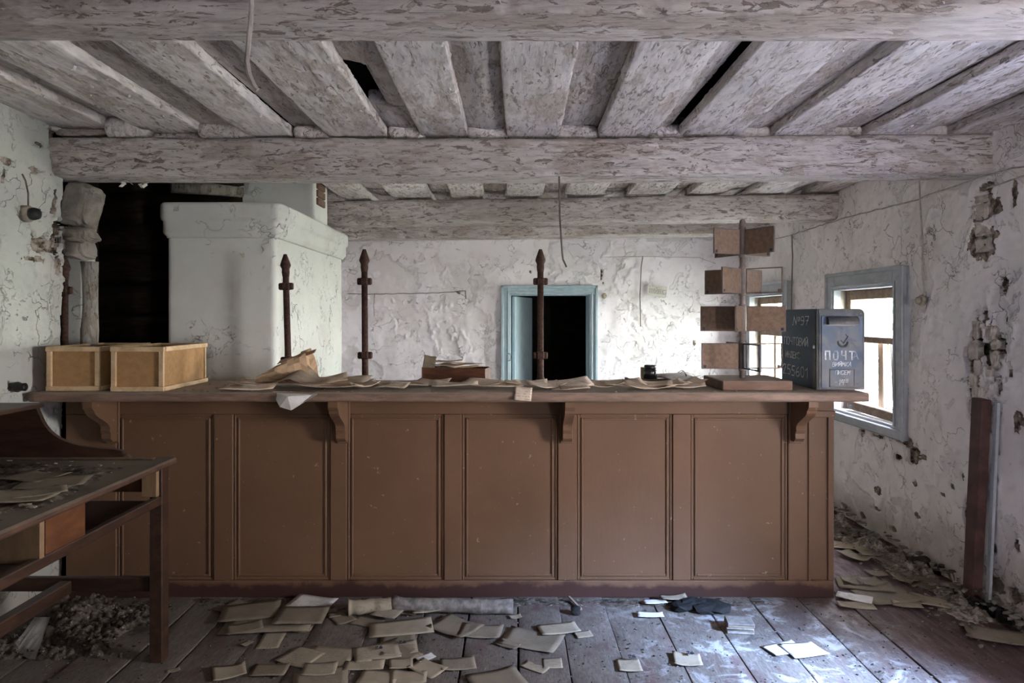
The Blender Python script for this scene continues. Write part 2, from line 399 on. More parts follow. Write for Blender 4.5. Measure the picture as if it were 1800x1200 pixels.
M['kraft'] = m_flat('kraft_paper', (.46, .32, .20), .75, 10, .18, .25, .3)
def m_floor():
    n = NT('worn_painted_floorboards', .7, .3)
    g = n.t.nodes.new('ShaderNodeNewGeometry').outputs['Position']
    st = (5, 1, 5); gr = n.noise(5, 8, .65, .3, n.rco, st)
    paint = n.mix(n.ramp(gr, .35, .65), (.120, .066, .062), (.070, .040, .040))
    paint = n.mix(n.math('MULTIPLY', n.rand, .4), paint, (.07, .05, .045))
    worn = n.mix(n.ramp(n.noise(30, 4, .6, 0, n.rco, st), .3, .7), (.18, .155, .132), (.105, .088, .074))
    # dusty trodden ground in front of the counter, bare paint towards the right wall
    x = n.z(g, 'X'); big = n.noise(1.3, 6, .62, .4, g)
    wx = n.ramp(n.math('ADD', x, n.math('MULTIPLY', big, 1.2)), 1.7, 2.7, 1, 0)
    m = n.math('MULTIPLY', wx, n.ramp(n.math('ADD', n.math('MULTIPLY', gr, .4), n.math('MULTIPLY', n.noise(3.5, 8, .65, .5, g), .6)), .36, .5))
    c = n.mix(m, paint, worn)
    wh = n.math('MULTIPLY', n.ramp(n.noise(6, 9, .72, .8, g), .5, .62), wx); wh = n.math('MULTIPLY', wh, n.ramp(x, .2, 1.0))
    c = n.mix(n.math('MULTIPLY', wh, .75), c, (.42, .42, .41))
    sp = n.ramp(n.noise(70, 3, .6, 0, g), .68, .72); c = n.mix(n.math('MULTIPLY', sp, .5), c, (.5, .47, .43))
    sk = n.ramp(n.noise(2.6, 7, .7, .9, g), .60, .64); c = n.mix(n.math('MULTIPLY', sk, .7), c, (.045, .038, .036))
    h = n.math('ADD', n.math('MULTIPLY', gr, .6), n.math('MULTIPLY', wh, .3))
    b = n.bump(h, .5, .004); b = n.bump(n.noise(60, 4, .6, 0, g), .4, .003, b)
    return n.done(c, b, n.ramp(gr, .3, .7, .45, .8))
M['floor'] = m_floor()
def m_mail(name, blue, grey, thr, worn):
    n = NT(name, .5, .4)
    v = n.noise(5, 8, .62, .3, n.rco); f = n.noise(30, 6, .65)
    c = n.mix(n.ramp(v, .4, .62), blue, var(blue, .65))
    m = n.ramp(n.noise(2.6, 7, .6, .6), thr, thr+.14); c = n.mix(m, c, grey)
    c = n.mix(n.ramp(f, .62, .74, 0, worn), c, (.42, .38, .35))
    c = n.mix(n.ramp(n.noise(14, 6, .6, .5), .6, .66, 0, .5), c, (.03, .035, .04))
    return n.done(c, n.bump(f, .25, .003))
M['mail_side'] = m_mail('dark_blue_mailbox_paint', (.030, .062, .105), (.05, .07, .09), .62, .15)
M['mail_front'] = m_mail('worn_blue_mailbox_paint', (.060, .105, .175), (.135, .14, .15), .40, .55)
M['mail_edge'] = m_mail('rubbed_mailbox_edges', (.05, .058, .066), (.15, .135, .125), .42, .7)
M['chalk'] = m_flat('white_lettering', (.62, .64, .66), .9, 40, .3)
M['chalk_faded'] = m_flat('faded_lettering', (.27, .28, .30), .9, 40, .3)
def m_glass():
    m = bpy.data.materials.new('dirty_window_glass'); m.use_nodes = True; t = m.node_tree; t.nodes.clear()
    o = t.nodes.new('ShaderNodeOutputMaterial'); a = t.nodes.new('ShaderNodeBsdfTransparent'); b = t.nodes.new('ShaderNodeBsdfGlossy'); d = t.nodes.new('ShaderNodeBsdfDiffuse')
    a.inputs[0].default_value = (.91, .95, .93, 1); b.inputs['Roughness'].default_value = .08
    x = t.nodes.new('ShaderNodeMixShader'); x.inputs[0].default_value = .05; y = t.nodes.new('ShaderNodeMixShader'); y.inputs[0].default_value = .08
    d.inputs[0].default_value = (.6, .65, .6, 1)
    t.links.new(a.outputs[0], x.inputs[1]); t.links.new(b.outputs[0], x.inputs[2]); t.links.new(x.outputs[0], y.inputs[1]); t.links.new(d.outputs[0], y.inputs[2]); t.links.new(y.outputs[0], o.inputs[0])
    return m
M['glass'] = m_glass()
M['jar'] = m_flat('black_jar_glass', (.010, .010, .011), .25, 30, .3, .5, .1)

# ---------------------------------------------------------------- pixel helper (only to read positions off the photograph)
def at(px, py, Y): return Vector(((px-900)*Y/1200, Y, 1.5-(py-555)*Y/1200))
def onfloor(px, py):
    Y = 1800/(py-555); return Vector(((px-900)*Y/1200, Y, 0))
def onright(px, py, X=XR):
    Y = X*1200/(px-900); return Vector((X, Y, 1.5-(py-555)*Y/1200))

# ================================================================ THE SHELL
def relief(u, v, seed, holes=(), thr=.60, amp=1.0):
    """height (out of the wall), peel mask, hole mask"""
    wu = u+.25*(fbm(u*2, v*2, seed+50, 3)-.5); wv = v+.25*(fbm(u*2, v*2, seed+60, 3)-.5)
    h = amp*(.030*(fbm(u*.8, v*.8, seed, 3)-.5)+.034*(fbm(u*4, v*4, seed+3, 4)-.5)+.006*(fbm(u*22, v*22, seed+5, 3)-.5))
    n = fbm(wu*2.1, wv*2.1, seed+10, 6, .58)
    p = sst(thr, thr+.012, n); h = h-.0055*p+.006*np.exp(-((n-thr+.012)/.012)**2)*amp
    n2 = fbm(wu*6+3, wv*6, seed+20, 5, .6); p2 = sst(.66, .675, n2); h = h-.003*p2+.0025*np.exp(-((n2-.65)/.012)**2)
    hm = np.zeros_like(h)
    jit = (fbm(u*11, v*7, seed+31, 6, .68)-.5)*3.2
    rough = fbm(u*16, v*16, seed+33, 4, .6)
    for (cu, cv, ru, rv, dep) in holes:
        d = np.sqrt(((u-cu)/ru)**2+((v-cv)/rv)**2)+jit
        k = sst(1.08, .92, d); hm = np.maximum(hm, k); h = h-k*dep*(.45+rough*1.1)
        h = h+.004*np.exp(-((d-1.15)/.1)**2)
    return h, np.maximum(p, p2*.8), hm
def wall_grid(name, mat, axis, const, sign, u0, u1, v0, v1, step, seed, openings=(), holes=(), parent=None, amp=1.0, thr=.60, edge=None):
    nu = int((u1-u0)/step)+1; nv = int((v1-v0)/step)+1
    us = np.linspace(u0, u1, nu); vs = np.linspace(v0, v1, nv)
    for a, b, c, d in openings:        # snap lines to opening edges
        for e in (a, b):
            if u0 < e < u1: us[np.argmin(abs(us-e))] = e
        for e in (c, d):
            if v0 < e < v1: vs[np.argmin(abs(vs-e))] = e
    U, V = np.meshgrid(us, vs, indexing='ij')
    h, p, hm = relief(U, V, seed, holes, thr, amp)
    if axis == 'X': P = np.stack([const+sign*h, U, V], -1)
    else: P = np.stack([U, const+sign*h, V], -1)
    idx = np.arange(nu*nv).reshape(nu, nv)
    q = np.stack([idx[:-1, :-1], idx[1:, :-1], idx[1:, 1:], idx[:-1, 1:]], -1).reshape(-1, 4)
    cu = ((U[:-1, :-1]+U[1:, 1:])/2).ravel(); cv = ((V[:-1, :-1]+V[1:, 1:])/2).ravel()
    keep = np.ones(len(q), bool)
    for a, b, c, d in openings: keep &= ~((cu > a) & (cu < b) & (cv > c) & (cv < d))
    if edge is not None: keep &= edge(cu, cv)
    me = fastmesh(name, P.reshape(-1, 3), q[keep], mat, {'peel': p, 'hole': hm})
    return tag(link_mesh(name, me, parent), kind='structure')

# --- right wall with the damage read off the photograph
RH = []
def rh(px, py, rx, ry, dep):
    c = onright(px, py); s = c.y/1200; k = XR*1200/(px-900)**2
    RH.append((c.y, c.z, max(rx*k, .012), ry*s, dep))
RSC = .62
for a in [(1728, 329, 15, 9, .035), (1722, 292, 14, 8, .03), (1729, 372, 20, 22, .012), (1729, 420, 21, 30, .012), (1767, 497, 9, 20, .035), (1722, 600, 8, 42, .05),
          (1716, 655, 13, 58, .045), (1745, 620, 15, 38, .04), (1728, 560, 6, 20, .04), (1757, 672, 5, 20, .03), (1712, 700, 9, 40, .035),
          (1578, 803, 12, 12, .035), (1609, 800, 9, 16, .035), (1590, 775, 18, 7, .03), (1625, 802, 8, 5, .02), (1546, 768, 16, 4, .03), (1514, 757, 9, 5, .03), (1513, 765, 4, 6, .02),
          (1674, 855, 8, 8, .02), (1706, 888, 9, 22, .045), (1703, 920, 8, 24, .04), (1541, 895, 10, 6, .02), (1610, 850, 6, 8, .012), (1485, 890, 14, 8, .02), (1476, 905, 8, 14, .025), (1512, 905, 8, 8, .02),
          (1565, 930, 8, 10, .03), (1640, 1000, 16, 6, .03), (1665, 1010, 10, 8, .03), (1500, 742, 20, 3, .02), (1780, 1045, 14, 14, .04), (1748, 1030, 14, 12, .03), (1788, 960, 8, 12, .02), (1745, 965, 6, 14, .02), (1785, 340, 5, 20, .02),
          (1766, 560, 4, 10, .02), (1776, 655, 6, 8, .015), (1790, 740, 9, 16, .012), (1655, 870, 8, 5, .015), (1693, 840, 5, 12, .02), (1540, 860, 8, 8, .008), (1610, 905, 8, 6, .01)]:
    if a[2]*a[3] < 120 and a[1] > 480: a = (a[0], a[1], a[2]*RSC, a[3]*RSC*1.1, a[4])
    rh(*a)
wall_grid('wall_right', M['wall_right'], 'X', XR, -1, 3.0, YB+.02, 0, 2.58, .0095, 3, [(a, b, c, d) for a, b, c, d in WIN_R[:2]], RH, thr=.585)
mb = MB()
a, b, z0, z1 = WIN_R[2]
mb.box((XR, YF, 0), (XR+.25, a, 2.6)); mb.box((XR, b, 0), (XR+.25, 3.02, 2.6)); mb.box((XR, a, 0), (XR+.25, b, z0)); mb.box((XR, a, z1), (XR+.25, b, 2.6))
mb.build('wall_right_near', M['wall'], kind='structure')
# masonry behind the plaster skin and the reveals of the two rear windows
mb = MB(); prev = 3.0
for a, b, z0, z1 in WIN_R[:2]:
    mb.box((XR+.07, prev, -.1), (XR+.255, a-.02, 2.6)); mb.box((XR+.071, a-.025, -.1), (XR+.254, b+.025, z0-.02)); mb.box((XR+.071, a-.025, z1+.02), (XR+.254, b+.025, 2.6)); prev = b+.02
    mb.box((XR+.002, a-.03, z0-.03), (XR+.26, b+.03, z0-.013)); mb.box((XR+.002, a-.03, z1+.002), (XR+.26, b+.03, z1+.03))
    mb.box((XR+.003, a-.03, z0-.02), (XR+.259, a-.001, z1+.01)); mb.box((XR+.003, b+.001, z0-.02), (XR+.259, b+.03, z1+.01))
mb.box((XR+.07, prev, -.1), (XR+.26, YB+.3, 2.6))
mb.build('wall_right_core', M['clay'], kind='structure')
lump_root = empty('wall_right_clay', (XR, 3.65, 1.0), kind='structure')
rl = random.Random(4)
for (px, py, rx, ry) in [(1716, 618, 7, 16), (1722, 645, 6, 14), (1713, 668, 6, 14), (1720, 692, 6, 12), (1712, 712, 5, 14), (1742, 584, 8, 12), (1752, 606, 6, 8), (1752, 632, 6, 14), (1718, 580, 5, 14), (1727, 402, 14, 12), (1724, 372, 14, 14), (1730, 430, 14, 12), (1727, 350, 12, 6),
                        (1707, 905, 4, 14), (1720, 740, 5, 12), (1744, 655, 5, 8)]:
    c = onright(px, py); k = XR*1200/(px-900)**2; mb = MB()
    mb.blob((XR+.018 if py < 450 else XR+.006, c.y, c.z), (.024, rx*k, ry*c.y/1200), px+py, 3, .05, None, .38, .6); mb.build('clay_lump', M['clay2'], lump_root)
# --- left wall: damage
LH = []
def lh(px, py, ry_px, rz_px, dep):
    Y = -XL*1200/(900-px); LH.append((Y, 1.5-(py-555)*Y/1200, max(ry_px*Y/(900-px), .01), rz_px*Y/1200, dep))
for a in [(75, 255, 12, 5, .03), (62, 298, 10, 5, .03), (88, 305, 10, 4, .03), (95, 262, 9, 30, .04), (70, 430, 12, 12, .03), (58, 415, 6, 12, .03), (98, 430, 8, 16, .04), (97, 350, 5, 30, .04),
          (10, 283, 9, 5, .015), (5, 310, 3, 12, .01), (60, 455, 14, 6, .012), (100, 400, 5, 18, .04), (20, 680, 7, 14, .02), (15, 560, 5, 4, .01), (100, 470, 6, 20, .02), (8, 985, 25, 35, .03)]:
    lh(*a)
def ledge(u, v): return u < 3.66-.05*(fbm(v*5, v*0+2.2, 4, 4)-.3)+.02
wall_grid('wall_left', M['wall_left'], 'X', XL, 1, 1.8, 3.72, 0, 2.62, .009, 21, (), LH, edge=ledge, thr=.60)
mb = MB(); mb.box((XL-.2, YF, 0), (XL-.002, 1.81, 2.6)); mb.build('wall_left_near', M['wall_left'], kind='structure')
mb = MB(); mb.box((XL-.25, 1.7, -.05), (XL-.09, 3.60, 2.6)); mb.build('wall_left_core', M['dark'], kind='structure')
# --- dark room left of the stove: bare dark log wall, shade put into its colour
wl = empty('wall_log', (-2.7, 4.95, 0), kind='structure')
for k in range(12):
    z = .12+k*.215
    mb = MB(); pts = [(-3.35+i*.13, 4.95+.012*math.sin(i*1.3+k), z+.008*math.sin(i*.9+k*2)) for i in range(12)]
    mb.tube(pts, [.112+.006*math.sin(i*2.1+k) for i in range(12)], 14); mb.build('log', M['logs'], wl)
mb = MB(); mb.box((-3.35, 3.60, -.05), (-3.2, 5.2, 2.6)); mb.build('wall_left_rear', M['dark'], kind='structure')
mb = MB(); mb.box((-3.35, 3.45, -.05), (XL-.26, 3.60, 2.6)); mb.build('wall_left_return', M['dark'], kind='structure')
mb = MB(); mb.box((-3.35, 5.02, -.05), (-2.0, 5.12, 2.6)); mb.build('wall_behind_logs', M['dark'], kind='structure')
mb = MB(); mb.box((-2.25, 5.1, -.05), (-2.1, YB+.1, 2.6)); mb.build('wall_left_back_room', M['wall'], kind='structure')
# --- back wall with the doorway
DX0, DX1, DZ = -.02, .848, 1.737
BH = [((805-900)/160., 1.76, .03, .018, .01), (.98, 1.93, .010, .06, .012), (1.00, 1.86, .012, .02, .012), (.2, 1.98, .012, .012, .01), (2.0, 1.2, .015, .02, .01)]
wall_grid('wall_back', M['wall'], 'Y', YB, -1, -2.2, XR+.02, 0, 2.58, .0115, 37, [(DX0, DX1, -.1, DZ)], BH, thr=.60, amp=1.15)
mb = MB(); mb.box((-3.4, YB+.06, -.1), (DX0-.01, YB+.22, 2.6)); mb.box((DX1+.01, YB+.06, -.1), (XR+.4, YB+.22, 2.6)); mb.box((DX0-.01, YB+.06, DZ+.01), (DX1+.01, YB+.22, 2.6))
mb.build('wall_back_core', M['clay'], kind='structure')
# dark room beyond the doorway
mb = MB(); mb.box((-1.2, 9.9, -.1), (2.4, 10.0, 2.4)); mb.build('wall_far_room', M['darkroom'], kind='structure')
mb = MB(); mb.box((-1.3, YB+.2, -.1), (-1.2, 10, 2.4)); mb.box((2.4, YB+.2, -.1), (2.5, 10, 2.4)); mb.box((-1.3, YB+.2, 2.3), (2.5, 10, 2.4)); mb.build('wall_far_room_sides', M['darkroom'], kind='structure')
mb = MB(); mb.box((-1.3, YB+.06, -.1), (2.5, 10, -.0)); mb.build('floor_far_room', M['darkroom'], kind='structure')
# --- wall behind the camera
a, b, z0, z1 = WIN_F[0]
mb = MB(); mb.box((XL-.2, YF-.25, 0), (a, YF, 2.6)); mb.box((b, YF-.25, 0), (XR+.25, YF, 2.6)); mb.box((a, YF-.25, 0), (b, YF, z0)); mb.box((a, YF-.25, z1), (b, YF, 2.6))
mb.build('wall_front', M['wall'], kind='structure')
mb = MB(); mb.box((-3.5, YF-.3, 2.60), (XR+.4, 10.1, 2.66)); mb.build('ceiling_deck', M['dark'], kind='structure')

# --- boards and beams swept with relief
def sweep(name, mat, p0, p1, wd, ht, seed, parent=None, step=.012, rnd=.01, rough=.004, bow=0., bend=0., belly=0., up=(0, 0, 1), flake=True, kind=None, ends=0.):
    p0 = Vector(p0); p1 = Vector(p1); a = p1-p0; L = a.length; a.normalize(); b = a.cross(Vector(up)).normalized(); c = b.cross(a)
    # section outline (counter-clockwise), resampled
    hw, hh = wd/2, ht/2; pts = []
    def seg(x0, y0, x1, y1):
        n = max(2, int(math.hypot(x1-x0, y1-y0)/step)); pts.extend([(x0+(x1-x0)*i/n, y0+(y1-y0)*i/n) for i in range(n)])
    def arc(cx, cy, t0):
        pts.extend([(cx+rnd*math.cos(t0+k*math.pi/6), cy+rnd*math.sin(t0+k*math.pi/6)) for k in range(3)])
    seg(-hw+rnd, -hh, hw-rnd, -hh); arc(hw-rnd, -hh+rnd, -math.pi/2)
    seg(hw, -hh+rnd, hw, hh-rnd); arc(hw-rnd, hh-rnd, 0)
    if True:
        n = 4; pts.extend([(hw-rnd-(2*hw-2*rnd)*i/n, hh) for i in range(n)])
    arc(-hw+rnd, hh-rnd, math.pi/2)
    seg(-hw, hh-rnd, -hw, -hh+rnd); arc(-hw+rnd, -hh+rnd, math.pi)
    S = np.array(pts); ns = len(S); nl = max(2, int(L/step))
    s = np.arange(ns)*step; l = np.linspace(0, L, nl)
    nrm = np.roll(S, -1, 0)-np.roll(S, 1, 0); nrm = np.stack([nrm[:, 1], -nrm[:, 0]], 1); nrm /= np.linalg.norm(nrm, axis=1)[:, None]+1e-9
    LL, SS = np.meshgrid(l, s, indexing='ij')
    # make noise seam-free enough: mirror the far half of the perimeter
    per = s[-1]; SM = np.where(SS > per/2, per-SS, SS)+np.where(SS > per/2, 40, 0)*0
    h = rough*2*(fbm(LL*1.5+seed, SS*9, seed, 5)-.5)+rough*1.2*(fbm(LL*9, SS*30, seed+3, 3)-.5)
    fade = np.minimum(1, np.minimum(SS, per-SS)/.03); h = h*fade
    peel = np.zeros_like(h)
    if flake:
        n = fbm(LL*3.2+seed*3, SS*9, seed+9, 6, .6); peel = sst(.60, .615, n)*fade; h = h-.0025*peel+.003*np.exp(-((n-.59)/.012)**2)*fade
        n = fbm(LL*9+seed*3, SS*20, seed+19, 4, .6); pk = sst(.66, .68, n)*fade; h = h-.003*pk+.003*np.exp(-((n-.65)/.015)**2)*fade; peel = np.maximum(peel, pk*.6)
    X = S[:, 0][None, :]+nrm[:, 0][None, :]*h; Z = S[:, 1][None, :]+nrm[:, 1][None, :]*h
    if belly: Z = Z-belly*np.clip(1-(X/hw)**2, 0, 1)*(S[:, 1][None, :] < 0)
    X = X+bend*np.sin(LL/L*math.pi)+.004*np.sin(LL*2.1+seed); Z = Z+bow*np.sin(LL/L*math.pi)
    if ends:
        e = (1-ends*(.5+.5*vnoise(LL*3+seed, LL*0, seed))); X = X*e
    P = np.array(p0)[None, None, :]+LL[..., None]*np.array(a)+X[..., None]*np.array(b)+Z[..., None]*np.array(c)
    idx = np.arange(nl*ns).reshape(nl, ns); nx = np.roll(idx, -1, 1)
    q = np.stack([idx[:-1], nx[:-1], nx[1:], idx[1:]], -1).reshape(-1, 4)
    q = q[:, ::-1]
    me = fastmesh(name, P.reshape(-1, 3), q, mat, {'peel': peel}, True, [list(idx[0]), list(idx[-1][::-1])])
    me.polygons[-1].use_smooth = False; me.polygons[-2].use_smooth = False
    return tag(link_mesh(name, me, parent), kind=kind)

ceil = empty('ceiling', (0, 3, 2.45), kind='structure')
lower = [(-2.46, -2.14), (-1.94, -1.636), (-1.375, -1.14), (-.96, -.645), (-.473, -.222), (-.038, .243), (.435, .73), (.896, 1.21), (1.375, 1.648), (1.834, 2.115), (2.29, 2.50)]
spans = [(YF, 3.67, .014), (3.67, 5.36, .014), (5.36, YB, .02)]
for j, (ya, yb, stp) in enumerate(spans):
    for i, (x0, x1) in enumerate(lower):
        if x0 < -2.1 and j > 0: pass
        dx = random.uniform(-.015, .015); lift = .05*max(0, (-x0-1.3)) if j == 0 else .02*max(0, (-x0-1.3))
        y0 = 1.2 if j == 0 else ya
        zc = 2.478+lift+random.uniform(-.004, .004)
        sweep('plank', M['plank'], ((x0+x1)/2+dx, y0, zc), ((x0+x1)/2+dx+random.uniform(-.015, .015), yb-.005, zc), x1-x0, .055, i*13+j*5, ceil, stp, .009, .0035, belly=.004)
    gaps = [(lower[k][1], lower[k+1][0]) for k in range(len(lower)-1)]
    for i, (x0, x1) in enumerate(gaps):
        lift = .05*max(0, (-x0-1.3)) if j == 0 else .02*max(0, (-x0-1.3))
        y0 = 1.2 if j == 0 else ya
        if i == 4 and j == 0: bel = .03
        else: bel = random.choice([.004, .012, .02])
        a_, b_ = x0-.035, x1+.035
        parts = [(y0, yb-.005, a_, b_)]
        if j == 0 and i == 6: parts = [(y0, yb-.005, a_, b_-.085)]
        if j == 0 and i == 3: parts = [(y0, 2.68, a_, b_), (2.69, 3.22, a_+.085, b_), (3.23, yb-.005, a_, b_)]
        for ya_, yb_, xa_, xb_ in parts:
            sweep('plank', M['plank_up'], ((xa_+xb_)/2, ya_, 2.540+lift), ((xa_+xb_)/2, yb_, 2.540+lift), xb_-xa_, .06, 300+i*7+j+int(ya_*3), ceil, stp, .01, .004, belly=bel)
# plain deck over the part behind the camera
mb = MB(); mb.box((XL-.1, YF, 2.46), (XR+.1, 1.22, 2.5)); mb.build('ceiling_near', M['plank'], kind='structure')
# beams
sweep('trim_1', M['beam'], (-2.55, 1.765, 2.35), (2.6, 1.755, 2.35), .205, .22, 501, None, .011, .03, .004, kind='structure')
sweep('trim_2', M['beam'], (-2.46, 3.69, 2.340), (2.55, 3.645, 2.345), .225, .205, 502, None, .011, .028, .005, kind='structure', bow=-.012)
sweep('trim_3', M['beam'], (-2.1, 5.66, 2.330), (2.6, 5.28, 2.335), .20, .20, 503, None, .014, .03, .004, kind='structure')
sweep('trim_4', M['beam'], (-2.15, 7.25, 2.375), (2.6, 6.72, 2.37), .22, .16, 504, None, .016, .03, .004, kind='structure')
# clay packing in the gaps above the second beam
pk = empty('trim_5', (0, 3.67, 2.44), kind='structure')
for i, (x0, x1) in enumerate([(lower[k][1], lower[k+1][0]) for k in range(len(lower)-1)]):
    lift = .05*max(0, (-x0-1.3))
    mb = MB(); n = 2
    for k in range(n):
        xx = x0+(x1-x0)*(k+.5)/n
        mb.blob((xx, 3.64, 2.475+lift*.6), ((x1-x0)/n*.75, .05, .042+lift*.5), i*3+k, 3, .04)
    mb.build('clay_packing', M['plank'], pk)

# curled paint flakes hanging from the boards and beams
rk = random.Random(31); mb = MB()
for k in range(420):
    xa_, xb_ = rk.choice(lower[1:]); y_ = rk.choice([rk.uniform(1.95, 3.5), rk.uniform(3.85, 5.2)]); z_ = 2.447+(.05 if y_ < 3.6 else .02)*max(0, -(xa_+xb_)/2-1.3); x_ = rk.uniform(xa_+.02, xb_-.02)
    if rk.random() < .25: y_ = rk.choice([1.66, 3.575]) ; x_ = rk.uniform(-2.3, 2.35); z_ = rk.uniform(2.26, 2.40)
    s_ = rk.uniform(.003, .010); T = Matrix.Translation((x_, y_, z_-s_*.3)) @ Euler((rk.uniform(-1.2, 1.2), rk.uniform(-1.2, 1.2), rk.uniform(0, 6))).to_matrix().to_4x4()
    mb.box((-s_, -s_*.55, -.0007), (s_, s_*.55, .0007), 0, T)
mb.build('hanging_paint_flakes', M['plank'], ceil, kind='stuff')
# --- floor boards
fl = empty('floor', (0, 3, 0), kind='structure')
x = -3.35; k = 0
while x < XR+.05:
    wd = random.uniform(.215, .275); dz = random.uniform(-.004, .004)
    if x+wd > 2.6: wd = 2.6-x
    sweep('floorboard', M['floor'], (x+wd/2, YF-.02, -.02+dz), (x+wd/2, YB+.05, -.02+dz), wd-random.choice([.002, .003, .006]), .04, 700+k, fl, .03, .004, .0018, flake=False)
    x += wd; k += 1
mb = MB(); mb.box((-3.4, YF-.1, -.2), (2.7, YB+.1, -.055)); mb.build('floor_base', M['dark'], kind='structure')

# ================================================================ windows
def casing_right(root, y0, y1, z0, z1, w=.125, mat=None):
    X = XR-.012; mat = mat or M['casing']
    def strip(nm, lo, hi, inner):
        mb = MB(); mb.box(lo, hi, .004)
        mb.build(nm, mat, root)
    strip('window_casing', (X-.028, y0-w, z0-.075), (X+.03, y0, z1+w), 1)
    strip('window_casing', (X-.028, y1, z0-.075), (X+.03, y1+w, z1+w), 1)
    strip('window_casing', (X-.026, y0, z1), (X+.03, y1, z1+w), 1)
    mb = MB()
    mb.box((X-.040, y0-w-.006, z0-.08), (X-.024, y0-w+.022, z1+w+.006), .004); mb.box((X-.040, y1+w-.022, z0-.08), (X-.024, y1+w+.006, z1+w+.006), .004); mb.box((X-.040, y0-w, z1+w-.022), (X-.024, y1+w, z1+w+.006), .004)
    mb.box((X-.036, y0-.035, z0), (X-.024, y0-.018, z1+.035), .003); mb.box((X-.036, y1+.018, z0), (X-.024, y1+.035, z1+.035), .003); mb.box((X-.036, y0-.03, z1+.018), (X-.024, y1+.03, z1+.035), .003)
    mb.build('casing_moulding', mat, root)
    mb = MB(); mb.box((X-.045, y0-w, z0-.075), (X+.04, y1+w, z0-.012), .006); mb.build('window_apron', mat, root)
    mb = MB(); mb.box((XR-.035, y0+.001, z0-.012), (XR+.25, y1-.001, z0+.006), .003); mb.build('window_sill', mat, root)
def window_unit(name, y0, y1, z0, z1, broken=False):
    root = empty(name, (XR, (y0+y1)/2, z0), kind='structure')
    casing_right(root, y0, y1, z0, z1)
    xi = XR+.06; zm = 1.335
    mb = MB()
    mb.box((xi, y0, z0+.006), (xi+.05, y0+.05, z1), .004); mb.box((xi, y1-.055, z0+.006), (xi+.05, y1, z1), .004); mb.box((xi, y0+.05, z1-.07), (xi+.05, y1-.055, z1), .004)
    mb.build('window_frame', M['sash'], root)
    mb = MB(); mb.box((xi-.004, y0+.05, zm-.028), (xi+.045, y1-.055, zm+.016), .004); mb.build('transom_bar', M['sash'], root)
    mb = MB(); mb.box((xi+.02, y0+.05, zm+.016), (xi+.024, y1-.055, z1-.07)); mb.build('window_pane', M['glass'], root)
    if broken:
        # dark upright of the outer sash, a slipped sash leaning in the opening, broken bottom rail
        mb = MB(); mb.box((xi+.07, 4.82, z0+.02), (xi+.115, 4.89, zm), .004); mb.build('window_mullion', M['sashdark'], root)
        ls = [(xi+.10, 4.80, z0+.03), (xi+.16, 4.745, zm-.01)]
        mb = MB(); mb.bar((xi+.12, 4.74, z0+.04), (xi+.13, 4.80, zm+.02), .035, .04, .003); mb.bar((xi+.12, 4.46, z0+.04), (xi+.13, 4.47, zm), .035, .03, .003); mb.bar((xi+.125, 4.45, 1.09), (xi+.125, 4.77, 1.10), .03, .022, .003); mb.build('leaning_sash', M['casing'], root)
        mb = MB(); mb.box((xi+.120, 4.48, z0+.05), (xi+.124, 4.75, 1.085)); mb.build('window_pane', M['glass'], root)
        mb = MB(); mb.bar((xi-.035, 4.42, z0+.045), (xi-.02, 5.1, z0+.05), .05, .065, .006); mb.build('bottom_rail', M['sash'], root)
    else:
        ym = (y0+y1)/2
        mb = MB(); mb.box((xi, ym-.02, z0), (xi+.04, ym+.02, zm-.028), .003); mb.box((xi, y0+.05, z0+.006), (xi+.05, y1-.055, z0+.06), .003); mb.build('window_mullion', M['sash'], root)
        mb = MB(); mb.box((xi+.02, y0+.05, z0+.06), (xi+.024, ym-.02, zm-.028)); mb.build('window_pane', M['glass'], root)
        mb = MB(); mb.box((xi+.02, ym+.02, z0+.06), (xi+.024, y1-.055, zm-.028)); mb.build('window_pane', M['glass'], root)
    return root
window_unit('window_1', *WIN_R[0], broken=True)
window_unit('window_2', *WIN_R[1])

# ================================================================ doorway
dr = empty('door_1', (.4, YB, 0), kind='structure')
yo = YB-.03
mb = MB(); mb.box((-.115, yo-.012, 0), (DX0, yo+.05, DZ), .004); mb.box((DX1, yo-.012, 0), (.93, yo+.05, DZ), .004); mb.box((-.115, yo-.012, DZ), (.93, yo+.05, 1.825), .004); mb.build('door_casing', M['doorpaint'], dr)
mb = MB(); mb.box((-.12, yo-.03, 0), (-.092, yo-.01, 1.83), .004); mb.box((.907, yo-.03, 0), (.935, yo-.01, 1.83), .004); mb.box((-.12, yo-.03, 1.802), (.935, yo-.01, 1.832), .004)
mb.box((-.05, yo-.022, 0), (-.035, yo-.01, DZ+.03), .003); mb.box((.865, yo-.022, 0), (.88, yo-.01, DZ+.03), .003); mb.box((-.05, yo-.022, DZ+.018), (.88, yo-.01, DZ+.033), .003); mb.build('casing_moulding', M['doorpaint'], dr)
mb = MB(); mb.box((DX0-.012, yo+.04, 0), (DX0+.012, YB+.23, DZ)); mb.box((DX1-.012, yo+.04, 0), (DX1+.012, YB+.23, DZ)); mb.box((DX0, yo+.04, DZ-.012), (DX1, YB+.23, DZ+.012)); mb.build('door_frame', M['doorpaint'], dr)
Md = Matrix.Translation((DX0+.02, YB+.12, 0)) @ Matrix.Rotation(R(-16), 4, 'Z')
mb = MB(); mb.box((0, 0, .02), (.035, .78, DZ-.02), .004, Md); lf = mb.build('door_leaf', M['doorpaint'], dr)
mb = MB(); Mh = Matrix.Translation((.045, YB-.045, 1.05)); pts = [(-.04, YB-.05, 1.09), (-.02, YB-.075, 1.085), (-.012, YB-.08, 1.05), (-.02, YB-.075, 1.015), (-.04, YB-.05, 1.01)]
mb.tube(pts, .004, 6); mb.build('door_handle', M['wiregrey'], dr)

